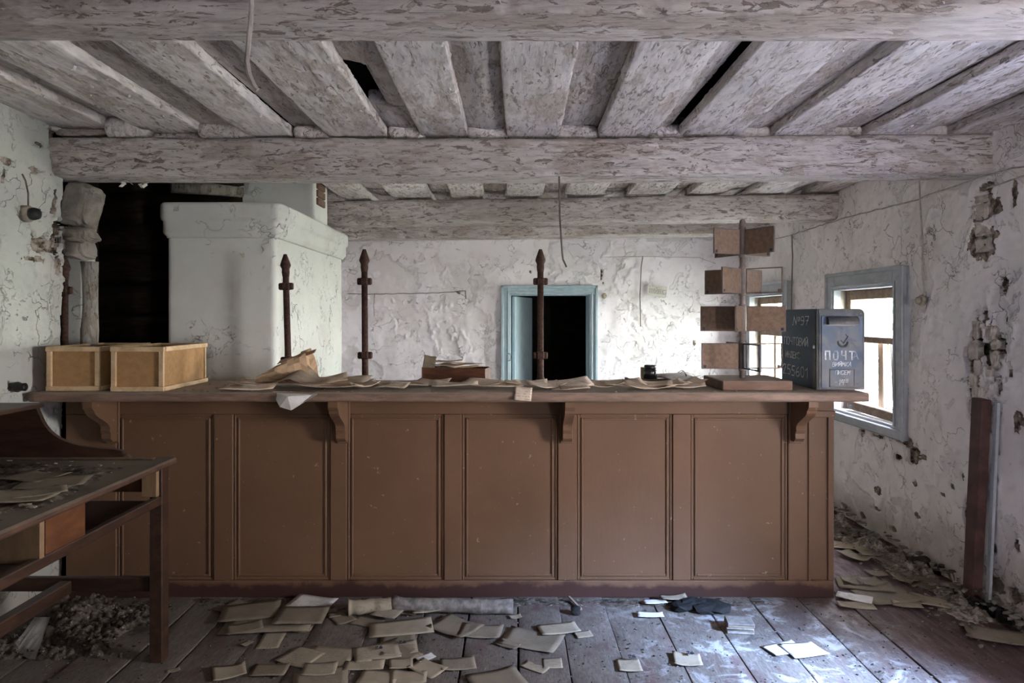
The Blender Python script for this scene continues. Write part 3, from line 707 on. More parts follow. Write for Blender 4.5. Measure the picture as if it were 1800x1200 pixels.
# ================================================================ stove
def rounded_block(x0, x1, y0, y1, z0, z1, step=.02, seed=0, amp=.008, rnd=.03, flare=None):
    """closed block with soft corners; sides relief-displaced"""
    pts = []
    def seg(ax, ay, bx, by):
        n = max(2, int(math.hypot(bx-ax, by-ay)/step)); pts.extend([(ax+(bx-ax)*i/n, ay+(by-ay)*i/n) for i in range(n)])
    def arc(cx, cy, t):
        pts.extend([(cx+rnd*math.cos(t+k*math.pi/8), cy+rnd*math.sin(t+k*math.pi/8)) for k in range(4)])
    seg(x0+rnd, y0, x1-rnd, y0); arc(x1-rnd, y0+rnd, -math.pi/2); seg(x1, y0+rnd, x1, y1-rnd); arc(x1-rnd, y1-rnd, 0)
    seg(x1-rnd, y1, x0+rnd, y1); arc(x0+rnd, y1-rnd, math.pi/2); seg(x0, y1-rnd, x0, y0+rnd); arc(x0+rnd, y0+rnd, math.pi)
    S = np.array(pts); ns = len(S); nz = max(3, int((z1-z0)/step)); z = np.linspace(z0, z1, nz)
    nrm = np.roll(S, -1, 0)-np.roll(S, 1, 0); nrm = np.stack([nrm[:, 1], -nrm[:, 0]], 1); nrm /= np.linalg.norm(nrm, axis=1)[:, None]
    ZZ, SS = np.meshgrid(z, np.arange(ns)*step, indexing='ij'); per = ns*step
    h = amp*2*(fbm(SS*2.2, ZZ*2.2, seed, 4)-.5)*np.minimum(1, np.minimum(SS, per-SS)/.1)
    if flare is not None: h = h+flare(ZZ)
    P = np.stack([S[:, 0][None]+nrm[:, 0][None]*h, S[:, 1][None]+nrm[:, 1][None]*h, ZZ], -1)
    idx = np.arange(nz*ns).reshape(nz, ns); nx = np.roll(idx, -1, 1)
    q = np.stack([idx[:-1], nx[:-1], nx[1:], idx[1:]], -1).reshape(-1, 4)
    return P.reshape(-1, 3), q, [list(idx[0][::-1]), list(idx[-1])]
SX0, SX1, SY0, SY1, SZ = -2.10, -1.395, 4.15, 5.80, 2.185
st = empty('masonry_stove', ((SX0+SX1)/2, 4.9, 0), 'tall whitewashed brick stove with a moulded crown behind the counter', 'stove')
def flare(z):
    return .035*sst(SZ-.19, SZ-.165, z)*(1-.3*sst(SZ-.12, SZ-.10, z))+.03*sst(SZ-.105, SZ-.085, z)-.012*sst(SZ-.02, SZ, z)
v, q, c = rounded_block(SX0, SX1-.045, SY0, SY1, 0, SZ-.20, .02, 14, .005, .03)
me = fastmesh('stove_body', v, q, M['stove'], None, True, c)
for f in list(me.polygons)[-2:]: f.use_smooth = False
link_mesh('stove_body', me, st)
def flare2(z): return .0+.022*sst(SZ-.205, SZ-.18, z)+.016*sst(SZ-.11, SZ-.095, z)-.01*sst(SZ-.015, SZ, z)
v, q, c = rounded_block(SX0-.005, SX1-.030, SY0-.005, SY1, SZ-.21, SZ, .010, 8, .007, .028, flare2)
me = fastmesh('stove_crown', v, q, M['stove'], None, True, c)
for f in list(me.polygons)[-2:]: f.use_smooth = False
link_mesh('stove_crown', me, st)
v, q, c = rounded_block(-1.96, -1.405, 4.86, 5.2, SZ-.01, 2.52, .03, 9, .005, .02)
me = fastmesh('chimney', v, q, M['stove'], None, True, c)
for f in list(me.polygons)[-2:]: f.use_smooth = False
link_mesh('chimney', me, st)
rb = random.Random(5)
for k in range(3):
    mb = MB(); z = 2.30+k*.058; mb.box((-1.415, 4.88+rb.uniform(0, .03), z), (-1.388, 5.08, z+.05), .004); mb.build('brick', M['block'], st)
mb = MB(); mb.tube([at(300, 326, 4.5), at(427, 338, 4.75)], [.05, .035], 10); mb.build('roof_pole', M['post'], label='grey pole end resting over the stove beside the chimney', cat='pole')

# ================================================================ crumbling pier at the left
pr = empty('wall_pier', (-2.42, 3.8, 0), kind='structure')
Yp = 3.74
def chunk(px0, px1, py0, py1, seed, dy=0, mat='clay', dep=.07, tilt=0):
    a = at(px0, py1, Yp); b = at(px1, py0, Yp); c = (a+b)/2
    mb = MB(); mb.blob((c.x, Yp+dep*.6+dy, c.z), ((b.x-a.x)/2, dep, (b.z-a.z)/2), seed, 4, .03, Matrix.Rotation(R(tilt), 4, 'Y'), .5, .32); mb.build('clay_lump', M[mat], pr)
chunk(110, 160, 318, 398, 1, 0, 'clay', .09, 18); chunk(112, 138, 352, 408, 12, .05, 'clay', .08)
chunk(106, 156, 398, 425, 2, 0); chunk(106, 150, 418, 455, 3, .01); chunk(104, 118, 400, 440, 7, -.01)
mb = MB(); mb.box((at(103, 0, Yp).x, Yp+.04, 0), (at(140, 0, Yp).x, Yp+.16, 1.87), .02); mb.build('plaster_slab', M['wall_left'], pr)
mb = MB(); mb.box((-2.62, Yp+.10, 0), (-2.44, Yp+.3, 2.42), .01); mb.build('pier_core', M['dark'], pr)
mb = MB(); n = 14
a = at(149, 595, 3.78); b = at(151, 459, 3.78)
mb.tube([(a.x+.0015*math.sin(k*1.7), 3.82+.003*math.cos(k), 0.02+(b.z-.02)*k/n) for k in range(n+1)], [.045+.004*math.sin(k*1.9) for k in range(n+1)], 10)
mb.build('wooden_post', M['post'], pr)
rs = random.Random(3); mb = MB()
for k in range(9):
    p = at(222+rs.uniform(-8, 8) if k < 6 else 240+rs.uniform(-10, 16), 322+rs.uniform(-5, 5), 3.66)
    Mr = Matrix.Translation(p) @ Euler((rs.uniform(-1, 1), rs.uniform(-1, 1), rs.uniform(0, 3))).to_matrix().to_4x4()
    mb.box((-.014, -.010, -.0015), (.014, .010, .0015), .0, Mr)
mb.build('paint_flake', M['paperwhite'], label='curled pale paint flake hanging under the second ceiling beam at left', cat='paint flake', kind='stuff')

# ================================================================ counter
CY, CT, CF, CB = 3.636, 1.121, 3.37, 4.04
ct = empty('post_office_counter', (-.33, 3.8, 0), 'long brown painted panelled post office counter with scroll brackets', 'counter')
def cx(px): return (px-900)/330.
panels = [(205, 375), (410, 580), (610, 780), (812, 980), (1015, 1182), (1215, 1385)]
edges = [cx(115)]+[cx(v) for p in panels for v in p]+[cx(1466)]
zt, zb = 1.5-(728-555)/330., 1.5-(1020-555)/330.
CM = M['counter']
for k in range(0, len(edges), 2):
    a, b = edges[k], edges[k+1]
    if k == len(edges)-2: b = cx(1424)
    mb = MB(); mb.box((a+.002, CY, zb), (b-.002, CY+.03, zt), .003); mb.build('stile', CM, ct)
mb = MB(); mb.box((edges[0], CY, zt+.001), (edges[-1], CY+.03, CT-.048), .003); mb.build('rail', CM, ct)
mb = MB(); mb.box((edges[0], CY-.001, .0), (edges[-1], CY+.03, zb-.001), .003); mb.build('plinth', M['plinth'], ct, origin=(-.33, 3.64, 0))
allp = panels+[(1430, 1456)]
for k, (a, b) in enumerate(allp):
    a, b = cx(a), cx(b)
    mb = MB(); mb.box((a-.01, CY+.014, zb-.01), (b+.01, CY+.024, zt+.01)); mb.build('panel', CM, ct)
    if k < 6:
        mb = MB(); t = .012
        for off, dep in ((0, .006), (.02, .008)):
            x0, x1, z0, z1 = a+off, b-off, zb+off, zt-off; yy = CY+.014
            mb.box((x0, yy-dep, z0), (x0+t, yy+.002, z1), .003); mb.box((x1-t, yy-dep, z0), (x1, yy+.002, z1), .003)
            mb.box((x0+t, yy-dep, z1-t), (x1-t, yy+.002, z1), .003); mb.box((x0+t, yy-dep, z0), (x1-t, yy+.002, z0+t), .003)
        mb.build('moulding', CM, ct)
mb = MB(); mb.box((cx(1456), CY, zb), (cx(1466), CY+.03, zt), .002); mb.build('stile', CM, ct)
mb = MB(); mb.box((cx(1426), CY-.012, zt-.015), (cx(1466)+.003, CY+.002, zt+.02), .003); mb.box((cx(1420), CY-.01, zb), (cx(1424), CY+.002, zt-.02), .002); mb.build('moulding', CM, ct)
mb = MB(); mb.box((cx(1466)-.03, CY+.031, 0), (cx(1466), CB-.08, CT-.048), .003); mb.build('side_board', CM, ct)
mb = MB(); mb.box((cx(115), CY+.031, 0), (cx(115)+.03, CB-.08, CT-.048), .003); mb.build('side_board', CM, ct)
# worktop: front part with rounded nose
top = sweep('worktop', M['ctop'], (-2.385, (CF+CB)/2, CT-.0235), (1.765, (CF+CB)/2, CT-.0235), CB-CF, .047, 900, ct, .03, .014, .0022, flake=False)
# scroll brackets
def bracket(x):
    H, D = .235, CY-3.405
    prof = [(0, 0), (D, 0), (D, -.03), (D-.012, -.045)]
    for k in range(9):
        t = k/8; prof.append((D-.02-.075*(1-math.cos(t*math.pi))/1.0*.9, -.05-.11*t))
    prof += [(D-.150, -.170), (D-.163, -.190), (D-.160, -.215), (D-.185, -H), (0, -H)]
    prof = [(max(0, px_), py_) for px_, py_ in prof]
    Mx = Matrix(((0, 0, 1, x-.024), (-1, 0, 0, CY), (0, 1, 0, CT-.048), (0, 0, 0, 1)))
    mb = MB(); mb.prism(prof, Mx, .048); mb.box((x-.034, CY-.012, CT-.048-H-.015), (x+.034, CY-.0005, CT-.05), .003); mb.build('bracket', CM, ct)
for x_ in (-2.12, -.895, .29, 1.505): bracket(x_)
# rusty glazing posts
def iron_post(x, y, ztop, tilt, label, hide=False):
    e = empty('glazing_post', (x, y, CT), label, 'post', None)
    Mt = Matrix.Translation((x, y, CT)) @ Matrix.Rotation(R(tilt), 4, 'Y')
    H = ztop-CT
    mb = MB(); mb.lathe([(.030, .0), (.026, .012), (.0185, .03), (.0175, H-.13)], seg=16, M=Mt); mb.build('shaft', M['iron'], e)
    mb = MB(); mb.lathe([(.0185, H-.13), (.022, H-.105), (.021, H-.085), (.030, H-.066), (.028, H-.055), (.011, H-.006), (.009, H)], seg=16, M=Mt); mb.build('finial', M['iron'], e)
    for zc in (ztop-.185-CT, ztop-.61-CT):
        mb = MB(); mb.box((-.042, -.012, zc-.020), (.042, .012, zc+.020), .006, Mt); mb.box((-.022, -.022, zc-.022), (.022, .022, zc+.022), .006, Mt); mb.build('clamp', M['iron'], e)
iron_post(-2.425, 3.70, 1.823, 0, 'rusty iron glazing post at the far left, behind the wooden trays')
iron_post(-1.285, 3.93, 1.855, -1.6, 'leaning rusty iron post in front of the stove, behind the kraft packet')
iron_post(-.845, 3.93, 1.883, -.4, 'upright rusty iron post just right of the stove')
iron_post(.164, 3.93, 1.883, 0, 'rusty iron post standing in front of the dark doorway')

# ================================================================ wooden mail trays
def tray(x0, x1, y0, y1, h, rot, label, z=CT+.002):
    e = empty('wooden_tray', ((x0+x1)/2, (y0+y1)/2, z), label, 'tray', 'wooden mail trays on the counter')
    T = Matrix.Translation(((x0+x1)/2, (y0+y1)/2, z)) @ Matrix.Rotation(R(rot), 4, 'Z')
    hw, hl = (x1-x0)/2, (y1-y0)/2; t = .020
    def P(nm, lo, hi, mat, bev=.002):
        mb = MB(); mb.box(lo, hi, bev, T); mb.build(nm, M[mat], e)
    P('bottom', (-hw+.01, -hl+.01, .006), (hw-.01, hl-.01, .012), 'hardboard')
    for sy in (-1, 1):
        P('end_panel', (-hw+.012, sy*(hl-.010)-.003, .012), (hw-.012, sy*(hl-.010)+.003, h-.01), 'hardboard')
        yy = sy*(hl-.002)
        P('rim', (-hw-.003, yy-.010, h-.024), (hw+.003, yy+.010, h), 'slat'); P('bottom_slat', (-hw-.002, yy-.009, 0), (hw+.002, yy+.009, .024), 'slat')
        for sx in (-1, 1): P('corner_slat', (sx*(hw-.012)-.012, yy-.007, .024), (sx*(hw-.012)+.012, yy+.007, h-.024), 'slat')
    for sx in (-1, 1):
        P('side_panel', (sx*(hw-.010)-.003, -hl+.012, .012), (sx*(hw-.010)+.003, hl-.012, h-.01), 'hardboard')
        xx = sx*(hw-.001)
        P('rim', (xx-.010, -hl+.006, h-.023), (xx+.010, hl+.003, h+.001), 'slat'); P('bottom_slat', (xx-.008, -hl+.004, 0), (xx+.008, hl+.012, .023), 'slat')
    return e
tray(-2.345, -2.085, 3.43, 3.94, .222, 2.5, 'wooden tray at the counter end beside the left wall')
tray(-2.005, -1.745, 3.41, 3.90, .222, 1, 'wooden tray with brightly lit right side, in front of the stove')

# ================================================================ rotating display stand
DX, DY = 1.225, 3.63
ds = empty('display_stand', (DX, DY, CT), 'rotating stand of tan hardboard cards on a square block beside the mailbox', 'display stand')
mb = MB(); mb.box((1.065, 3.452, CT+.001), (1.42, 3.80, CT+.05), .004); mb.build('base_block', M['block'], ds)
mb = MB(); mb.lathe([(.0145, .05), (.0145, .83)], (DX, DY, CT), 14); mb.build('pole', M['pole'], ds)
mb = MB(); mb.lathe([(.012, .828), (.018, .832), (.018, .86), (.014, .885), (.006, .892)], (DX, DY, CT), 14); mb.build('finial', M['pole'], ds)
def zpix(py): return 1.5-(py-555)*DY/1200
levels = [(404, 448, [(208, 1), (300, 1), (116, 1), (28, 1)], .205), (472, 516, [(137, 1), (224, 1), (317, 0), (44, 1)], .215), (538, 582, [(168, 1), (243, 1), (336, 1), (66, 1)], .215), (603, 648, [(178, 1), (94, 1), (2, 0), (275, 0)], .215)]
rp_ = random.Random(8)
for li, (ya, yb, pans, Rr) in enumerate(levels):
    z1, z0 = zpix(ya), zpix(yb)
    mb = MB(); mb.lathe([(.019, z0-.012), (.019, z0+.004), (.0155, z0+.006), (.0155, z1-.006), (.019, z1-.004), (.019, z1+.012)], (DX, DY, 0), 12); mb.build('hub', M['pole'], ds)
    for ang, solid in pans:
        T = Matrix.Translation((DX, DY, 0)) @ Matrix.Rotation(R(ang), 4, 'Z')
        r0, r1 = .022, Rr; t = .005
        fm = M['frame_metal'] if not (li == 3 and ang == 275) else M['frame_dark']
        mb = MB()
        mb.box((r0, -t, z0), (r1, t, z0+.006), .001, T); mb.box((r0, -t, z1-.006), (r1, t, z1), .001, T); mb.box((r0, -t, z0+.006), (r0+.006, t, z1-.006), .001, T); mb.box((r1-.006, -t, z0+.006), (r1, t, z1-.006), .001, T)
        fo = mb.build('card_frame', fm, ds)
        if solid:
            mb = MB(); mb.box((r0+.005, -.004, z0+.005), (r1-.005, .004, z1-.005), 0, T); mb.build('card_board', M['hb2'], fo)
        mb = MB(); mb.box((r1-.024, -.0065, z0+.006), (r1-.010, .0065, z0+.020), .001, T); mb.build('number_tab', M['frame_dark'] if solid else M['frame_metal'], fo)

# ================================================================ stroke lettering
G = {  # glyphs as polylines in a 1 x 1.6 box
 'П': [[(0, 0), (0, 1.6), (.9, 1.6), (.9, 0)]], 'О': [[(.15, 0), (0, .3), (0, 1.3), (.15, 1.6), (.75, 1.6), (.9, 1.3), (.9, .3), (.75, 0), (.15, 0)]],
 'Ч': [[(0, 1.6), (0, .95), (.2, .75), (.9, .8)], [(.9, 1.6), (.9, 0)]], 'Т': [[(0, 1.6), (.95, 1.6)], [(.47, 1.6), (.47, 0)]],
 'В': [[(0, 0), (0, 1.6), (.6, 1.6), (.8, 1.3), (.6, .85), (0, .85)], [(.6, .85), (.85, .5), (.65, 0), (0, 0)]],
 'И': [[(0, 1.6), (0, 0), (.9, 1.6), (.9, 0)]], 'Й': [[(0, 1.6), (0, 0), (.9, 1.6), (.9, 0)], [(.25, 1.85), (.45, 1.75), (.65, 1.85)]],
 'Н': [[(0, 1.6), (0, 0)], [(.9, 1.6), (.9, 0)], [(0, .8), (.9, .8)]], 'Д': [[(0, -.15), (0, .1), (.9, .1), (.9, -.15)], [(.1, .1), (.3, 1.6), (.75, 1.6), (.75, .1)]],
 'Е': [[(.8, 1.6), (0, 1.6), (0, 0), (.8, 0)], [(0, .8), (.65, .8)]], 'К': [[(0, 0), (0, 1.6)], [(.85, 1.6), (0, .75), (.85, 0)]],
 'С': [[(.85, 1.3), (.65, 1.6), (.2, 1.6), (0, 1.2), (0, .4), (.2, 0), (.65, 0), (.85, .3)]], 'А': [[(0, 0), (.45, 1.6), (.9, 0)], [(.18, .6), (.72, .6)]],
 'М': [[(0, 0), (.1, 1.6), (.5, .7), (.9, 1.6), (1, 0)]], 'N': [[(-.1, -.1), (.1, 0), (.25, 1.6), (.8, 0), (1.0, 1.6)]], 'o': [[(0, .9), (0, 1.4), (.3, 1.4), (.3, .9), (0, .9)], [(0, .65), (.3, .65)]],
 '9': [[(.1, 0), (.6, .1), (.8, .7), (.8, 1.3), (.55, 1.6), (.2, 1.55), (0, 1.25), (.1, .85), (.5, .8), (.8, 1.0)]], '7': [[(0, 1.55), (.8, 1.6), (.35, 0)], [(.2, .8), (.7, .8)]], '1': [[(.1, 1.2), (.5, 1.6), (.5, 0)]],
 '2': [[(0, 1.3), (.2, 1.6), (.65, 1.6), (.75, 1.2), (0, 0), (.85, 0)]], '5': [[(.8, 1.6), (.1, 1.6), (.05, .9), (.6, .9), (.8, .5), (.6, 0), (0, .05)]], '6': [[(.7, 1.6), (.2, 1.2), (0, .6), (.1, .1), (.5, 0), (.8, .3), (.7, .8), (.1, .7)]],
 '0': [[(.2, 0), (0, .4), (0, 1.2), (.25, 1.6), (.6, 1.6), (.8, 1.2), (.8, .4), (.6, 0), (.2, 0)]], '4': [[(.1, 1.6), (0, .7), (.8, .75)], [(.65, 1.6), (.6, 0)]], '3': [[(0, 1.5), (.6, 1.6), (.7, 1.2), (.3, .85), (.75, .5), (.6, 0), (0, .1)]], '-': [[(0, .8), (.7, .8)]], '.': [[(0, 0), (.1, .1)]]}
def lettering(txt, T, h, th, jitter=.05, gap=.35, slant=0., seed=0, wscale=1.):
    """strokes as thin bars in the local xy plane of T (x right, y up, z out)"""
    mb = MB(); rj = random.Random(seed); x = 0; s = h/1.6
    for ch in txt:
        if ch == ' ': x += .7; continue
        wmax = 0; dy = rj.uniform(-jitter, jitter)
        for pl in G[ch]:
            q = [(x+px_*wscale+slant*py_+rj.uniform(-jitter, jitter)*.5, py_+dy) for px_, py_ in pl]; wmax = max(wmax, max(p[0] for p in pl))
            for (ax, ay), (bx, by) in zip(q, q[1:]):
                p0 = Vector((ax*s, ay*s, 0)); p1 = Vector((bx*s, by*s, 0)); d = p1-p0
                if d.length < 1e-6: continue
                d.normalize(); n_ = Vector((-d.y, d.x, 0))*th/2; p0 = p0-d*th*.4; p1 = p1+d*th*.4
                vs = [mb.bm.verts.new(T @ (p+Vector((0, 0, z_)))) for z_ in (-.001, .0008) for p in (p0-n_, p1-n_, p1+n_, p0+n_)]
                for f in ((0, 1, 2, 3), (7, 6, 5, 4), (0, 4, 5, 1), (1, 5, 6, 2), (2, 6, 7, 3), (3, 7, 4, 0)): mb.bm.faces.new([vs[i] for i in f])
        x += wmax*wscale+gap
    return mb
# ================================================================ mailbox
MX0, MX1, MY0, MY1, MZ0, MZ1 = 1.552, 1.795, 3.47, 3.93, CT+.003, 1.536
mbx = empty('mailbox', ((MX0+MX1)/2, (MY0+MY1)/2, MZ0), 'worn blue metal mailbox with white hand lettering at the right end of the counter', 'mailbox')
# body: outline in x-z with rounded upper corners, swept along y
def body_outline(o=0, r=.028):
    x0, x1, z0, z1 = MX0+o, MX1-o, MZ0+o, MZ1-o; pts = [(x0, z0), (x1, z0)]
    for k in range(5): t = k*math.pi/8; pts.append((x1-r+r*math.cos(t), z1-r+r*math.sin(t)))
    for k in range(5): t = math.pi/2+k*math.pi/8; pts.append((x0+r*.4+r*.4*math.cos(t), z1-r*.4+r*.4*math.sin(t)))
    return pts
Mxz = Matrix(((1, 0, 0, 0), (0, 0, 1, MY0+.012), (0, 1, 0, 0), (0, 0, 0, 1)))
mb = MB(); mb.prism(body_outline(), Mxz, MY1-MY0-.012)
es = [e for e in mb.bm.edges if all(abs(v_.co.y-MY1) < 1e-4 for v_ in e.verts)]
mb.build('body', M['mail_side'], mbx)
Mxf = Matrix(((1, 0, 0, 0), (0, 0, 1, MY0), (0, 1, 0, 0), (0, 0, 0, 1)))
mb = MB(); mb.prism(body_outline(.0), Mxf, .014)
bmesh.ops.bevel(mb.bm, geom=[e for e in mb.bm.edges if all(abs(v_.co.y-MY0) < 1e-4 for v_ in e.verts)], offset=.006, segments=2, affect='EDGES')
mb.build('front_rim', M['mail_edge'], mbx)
mb = MB(); mb.box((MX0+.018, MY0-.004, MZ0+.01), (MX1-.012, MY0+.002, MZ1-.035), .003); door = mb.build('front_door', M['mail_front'], mbx)
mb = MB(); mb.box((MX0-.002, MY0+.016, MZ0+.002), (MX0+.004, MY0+.05, MZ1-.015), .002); mb.box((MX0+.0095, MY0-.003, MZ0+.004), (MX0+.0155, MY0+.001, MZ1-.02), .001); mb.build('seam_strip', M['mail_edge'], mbx)
mb = MB(); mb.lathe([(.0105, 0), (.009, .004), (.004, .006)], (0, 0, 0), 14, Matrix.Translation((MX0-.001, MY0+.034, 1.34)) @ Matrix.Rotation(R(-90), 4, 'Y')); mb.build('white_stud', M['chalk'], mbx, label='round pale stud')
# slot visor
vis = []
for k in range(7):
    t = k/6*math.pi/2; vis.append((-.030*math.sin(t), .035*math.cos(t)))
prof = [(0, .036)]+vis[1:]+[(-.030, -.006), (0, -.006)]
Mv = Matrix(((0, 0, 1, MX0+.045), (1, 0, 0, MY0-.003), (0, 1, 0, 1.462), (0, 0, 0, 1)))
mb = MB(); mb.prism(prof, Mv, .155); mb.build('slot_visor', M['mail_edge'], mbx)
mb = MB(); mb.box((MX0+.047, MY0-.0055, 1.449), (MX0+.198, MY0-.003, 1.4555)); mb.build('letter_slot', M['black'], mbx)
# horn-like emblem
mb = MB(); ec = Vector((MX0+.128, MY0-.0045, 1.372))
pts = [ec+Vector((.024*math.cos(t)*1.0, 0, .024*math.sin(t)-.004)) for t in [R(a_) for a_ in range(170, 375, 15)]]
mb.tube(pts, [.0035+.0035*math.sin(i/ (len(pts)-1)*math.pi) for i in range(len(pts))], 6)
mb.tube([ec+Vector((-.010, 0, .004)), ec+Vector((.002, 0, -.012)), ec+Vector((.026, 0, .022)), ec+Vector((.014, 0, .034))], .0028, 6); mb.build('emblem', M['mail_edge'], mbx)
TF = lambda x_, z_: Matrix(((1, 0, 0, MX0+x_), (0, 0, -1, MY0-.0045), (0, 1, 0, z_), (0, 0, 0, 1)))
def fz(px, py): return (px-900)*3.466/1200-MX0, 1.5-(py-555)*3.466/1200
def front_text(txt, px, py, h, th, mat, **k):
    x_, z_ = fz(px, py); lettering(txt, TF(x_, z_), h, th, **k).build('lettering', M[mat], mbx)
front_text('ПОЧТ', 1451, 632, .042, .007, 'chalk', gap=.75, seed=2, wscale=.9); front_text('А', 1500, 631, .040, .005, 'chalk_faded', seed=3)
front_text('ВИЙМКА', 1463, 643.5, .021, .0032, 'chalk', slant=.2, gap=.35, seed=4)
x0_, z0_ = fz(1458, 680); x1_, z1_ = fz(1503, 648)
mb = MB(); xx0, xx1 = MX0+x0_, MX0+x1_; yy = MY0-.0075
for lo, hi in (((xx0, z0_), (xx0+.006, z1_)), ((xx1-.006, z0_), (xx1, z1_)), ((xx0, z1_-.006), (xx1, z1_)), ((xx0, z0_), (xx1, z0_+.006))): mb.box((lo[0], yy, lo[1]), (hi[0], MY0-.003, hi[1]), .001)
mb.build('label_frame', M['mail_edge'], mbx)
front_text('ПИСЕМ', 1468, 658, .020, .003, 'chalk', slant=.15, seed=5); front_text('-14-', 1466, 676, .026, .0038, 'chalk', slant=.2, seed=6, gap=.5); front_text('00', 1486, 669.5, .012, .0026, 'chalk', slant=.1, seed=7)
# side lettering: local x runs towards the camera-facing corner (world -y), y up, z towards -x
TS = lambda y_, z_: Matrix(((0, 0, -1, MX0-.0005), (-1, 0, 0, y_), (0, 1, 0, z_), (0, 0, 0, 1)))
def side_text(txt, px, py, h, th, wsc=1., **k):
    y_ = MX0*1200/(px-900); z_ = 1.5-(py-555)*y_/1200
    lettering(txt, TS(y_, z_), h, th, wscale=wsc, **k).build('lettering', M['chalk'], mbx)
side_text('Nо97'.replace('о', 'o'), 1394, 570, .044, .0045, 1.9, gap=.55, seed=8, slant=.1)
side_text('ПОЧТОВИЙ', 1379, 604, .040, .0045, 1.25, gap=.47, seed=9)
side_text('ИНДЕКС', 1381.5, 627, .034, .0045, 1.25, gap=.45, seed=10)
side_text('255601', 1377, 655, .052, .0055, 1.5, gap=.6, seed=11, jitter=.1)

# ================================================================ small things on the counter
# card box
cb = empty('card_box', (-.32, 3.93, CT), 'small dark brown wooden box full of cards between two iron posts', 'box')
bx0, bx1, by0, by1 = -.493, -.140, 3.86, 4.02; z0 = CT+.006
Tb = Matrix.Translation((-.32, 3.93, z0)) @ Matrix.Rotation(R(-9), 4, 'Z')
def cbx(nm, lo, hi, mat='brownbox'):
    mb = MB(); mb.box(lo, hi, .002, Tb); mb.build(nm, M[mat], cb)
cbx('bottom', (-.178, -.07, 0), (.178, .07, .008)); cbx('front_panel', (-.178, -.078, 0), (.178, -.068, .078)); cbx('back_panel', (-.178, .068, 0), (.178, .078, .078)); cbx('side_panel', (-.184, -.078, 0), (-.176, .078, .082), 'block'); cbx('side_panel', (.176, -.078, 0), (.184, .078, .076))
_box_T = Tb
# paper sheets
def sheet_mesh(w, h, curl=.01, seed=0, nx=8, ny=6, th=.0012, fold=0., torn=0.):
    rs = random.Random(seed); vs = []; top = []; ph = [rs.uniform(0, 6) for _ in range(5)]
    c1, c2 = rs.uniform(0, 1), rs.uniform(-.3, .7)
    for j in range(ny+1):
        for i in range(nx+1):
            u = i/nx-.5; v = j/ny-.5
            z = curl*(.5*math.sin(u*4+ph[0])*math.sin(v*3+ph[1])+.5)+curl*2.2*max(0, abs(u)+.6*abs(v)-.45)*c1*2+abs(u)*fold
            x = u*w*(1+(rs.uniform(-torn, torn) if j in (0, ny) else 0)); y = v*h*(1+(rs.uniform(-torn, torn) if i in (0, nx) or j in (0, ny) else 0))
            top.append((x, y, max(z, .0)))
    n = len(top); vs = [(x, y, z+th) for x, y, z in top]+[(x, y, z) for x, y, z in top]; fs = []
    I = lambda i, j: j*(nx+1)+i
    for j in range(ny):
        for i in range(nx):
            fs.append((I(i, j), I(i+1, j), I(i+1, j+1), I(i, j+1))); fs.append((n+I(i, j+1), n+I(i+1, j+1), n+I(i+1, j), n+I(i, j)))
    for i in range(nx): fs += [(I(i+1, 0), I(i, 0), n+I(i, 0), n+I(i+1, 0)), (I(i, ny), I(i+1, ny), n+I(i+1, ny), n+I(i, ny))]
    for j in range(ny): fs += [(I(0, j), I(0, j+1), n+I(0, j+1), n+I(0, j)), (I(nx, j+1), I(nx, j), n+I(nx, j), n+I(nx, j+1))]
    me = bpy.data.meshes.new('sheet'); me.from_pydata(vs, [], fs); me.polygons.foreach_set('use_smooth', [True]*len(fs)); me.update()
    return me
_cache = {}
def sheet(name, loc, w, h, rot, mat='paper', curl=.006, seed=0, label=None, group=None, tilt=(0, 0), fold=0., torn=.02, cat='paper', parent=None, th=.0012):
    key = (round(w, 2), round(h, 2), round(curl, 3), seed % 5, mat, round(fold, 2), torn, th)
    if key not in _cache:
        me = sheet_mesh(w, h, curl, seed, fold=fold, torn=torn, th=th); me.materials.append(M[mat]); _cache[key] = me
    o = bpy.data.objects.new(name, _cache[key]); COL.objects.link(o)
    if parent is not None: o.parent = parent; o.location = Vector(loc)-wpos(parent)
    else: o.location = loc
    o.rotation_euler = (R(tilt[0]), R(tilt[1]), R(rot)); WP[o.name] = Vector(loc)
    if parent is None: tag(o, label, cat, group)
    return o
rs = random.Random(21)
# cards and papers in the box
for k in range(7):
    sheet('card', _box_T @ Vector((rs.uniform(-.07, .09), rs.uniform(-.02, .03), .070+k*.006)), .15, .11, rs.uniform(-40, 40), 'cpaper2' if k % 2 else 'cpaper', .006, k, label='brown-edged card lying loose on top of the small card box', group='cards in the small box', tilt=(rs.uniform(-5, 5), rs.uniform(-6, 6)), cat='card')
sheet('card', _box_T @ Vector((-.15, -.04, .10)), .07, .09, 10, 'paper', .01, 3, label='card standing upright at the left corner of the small card box', tilt=(70, 10), cat='card')
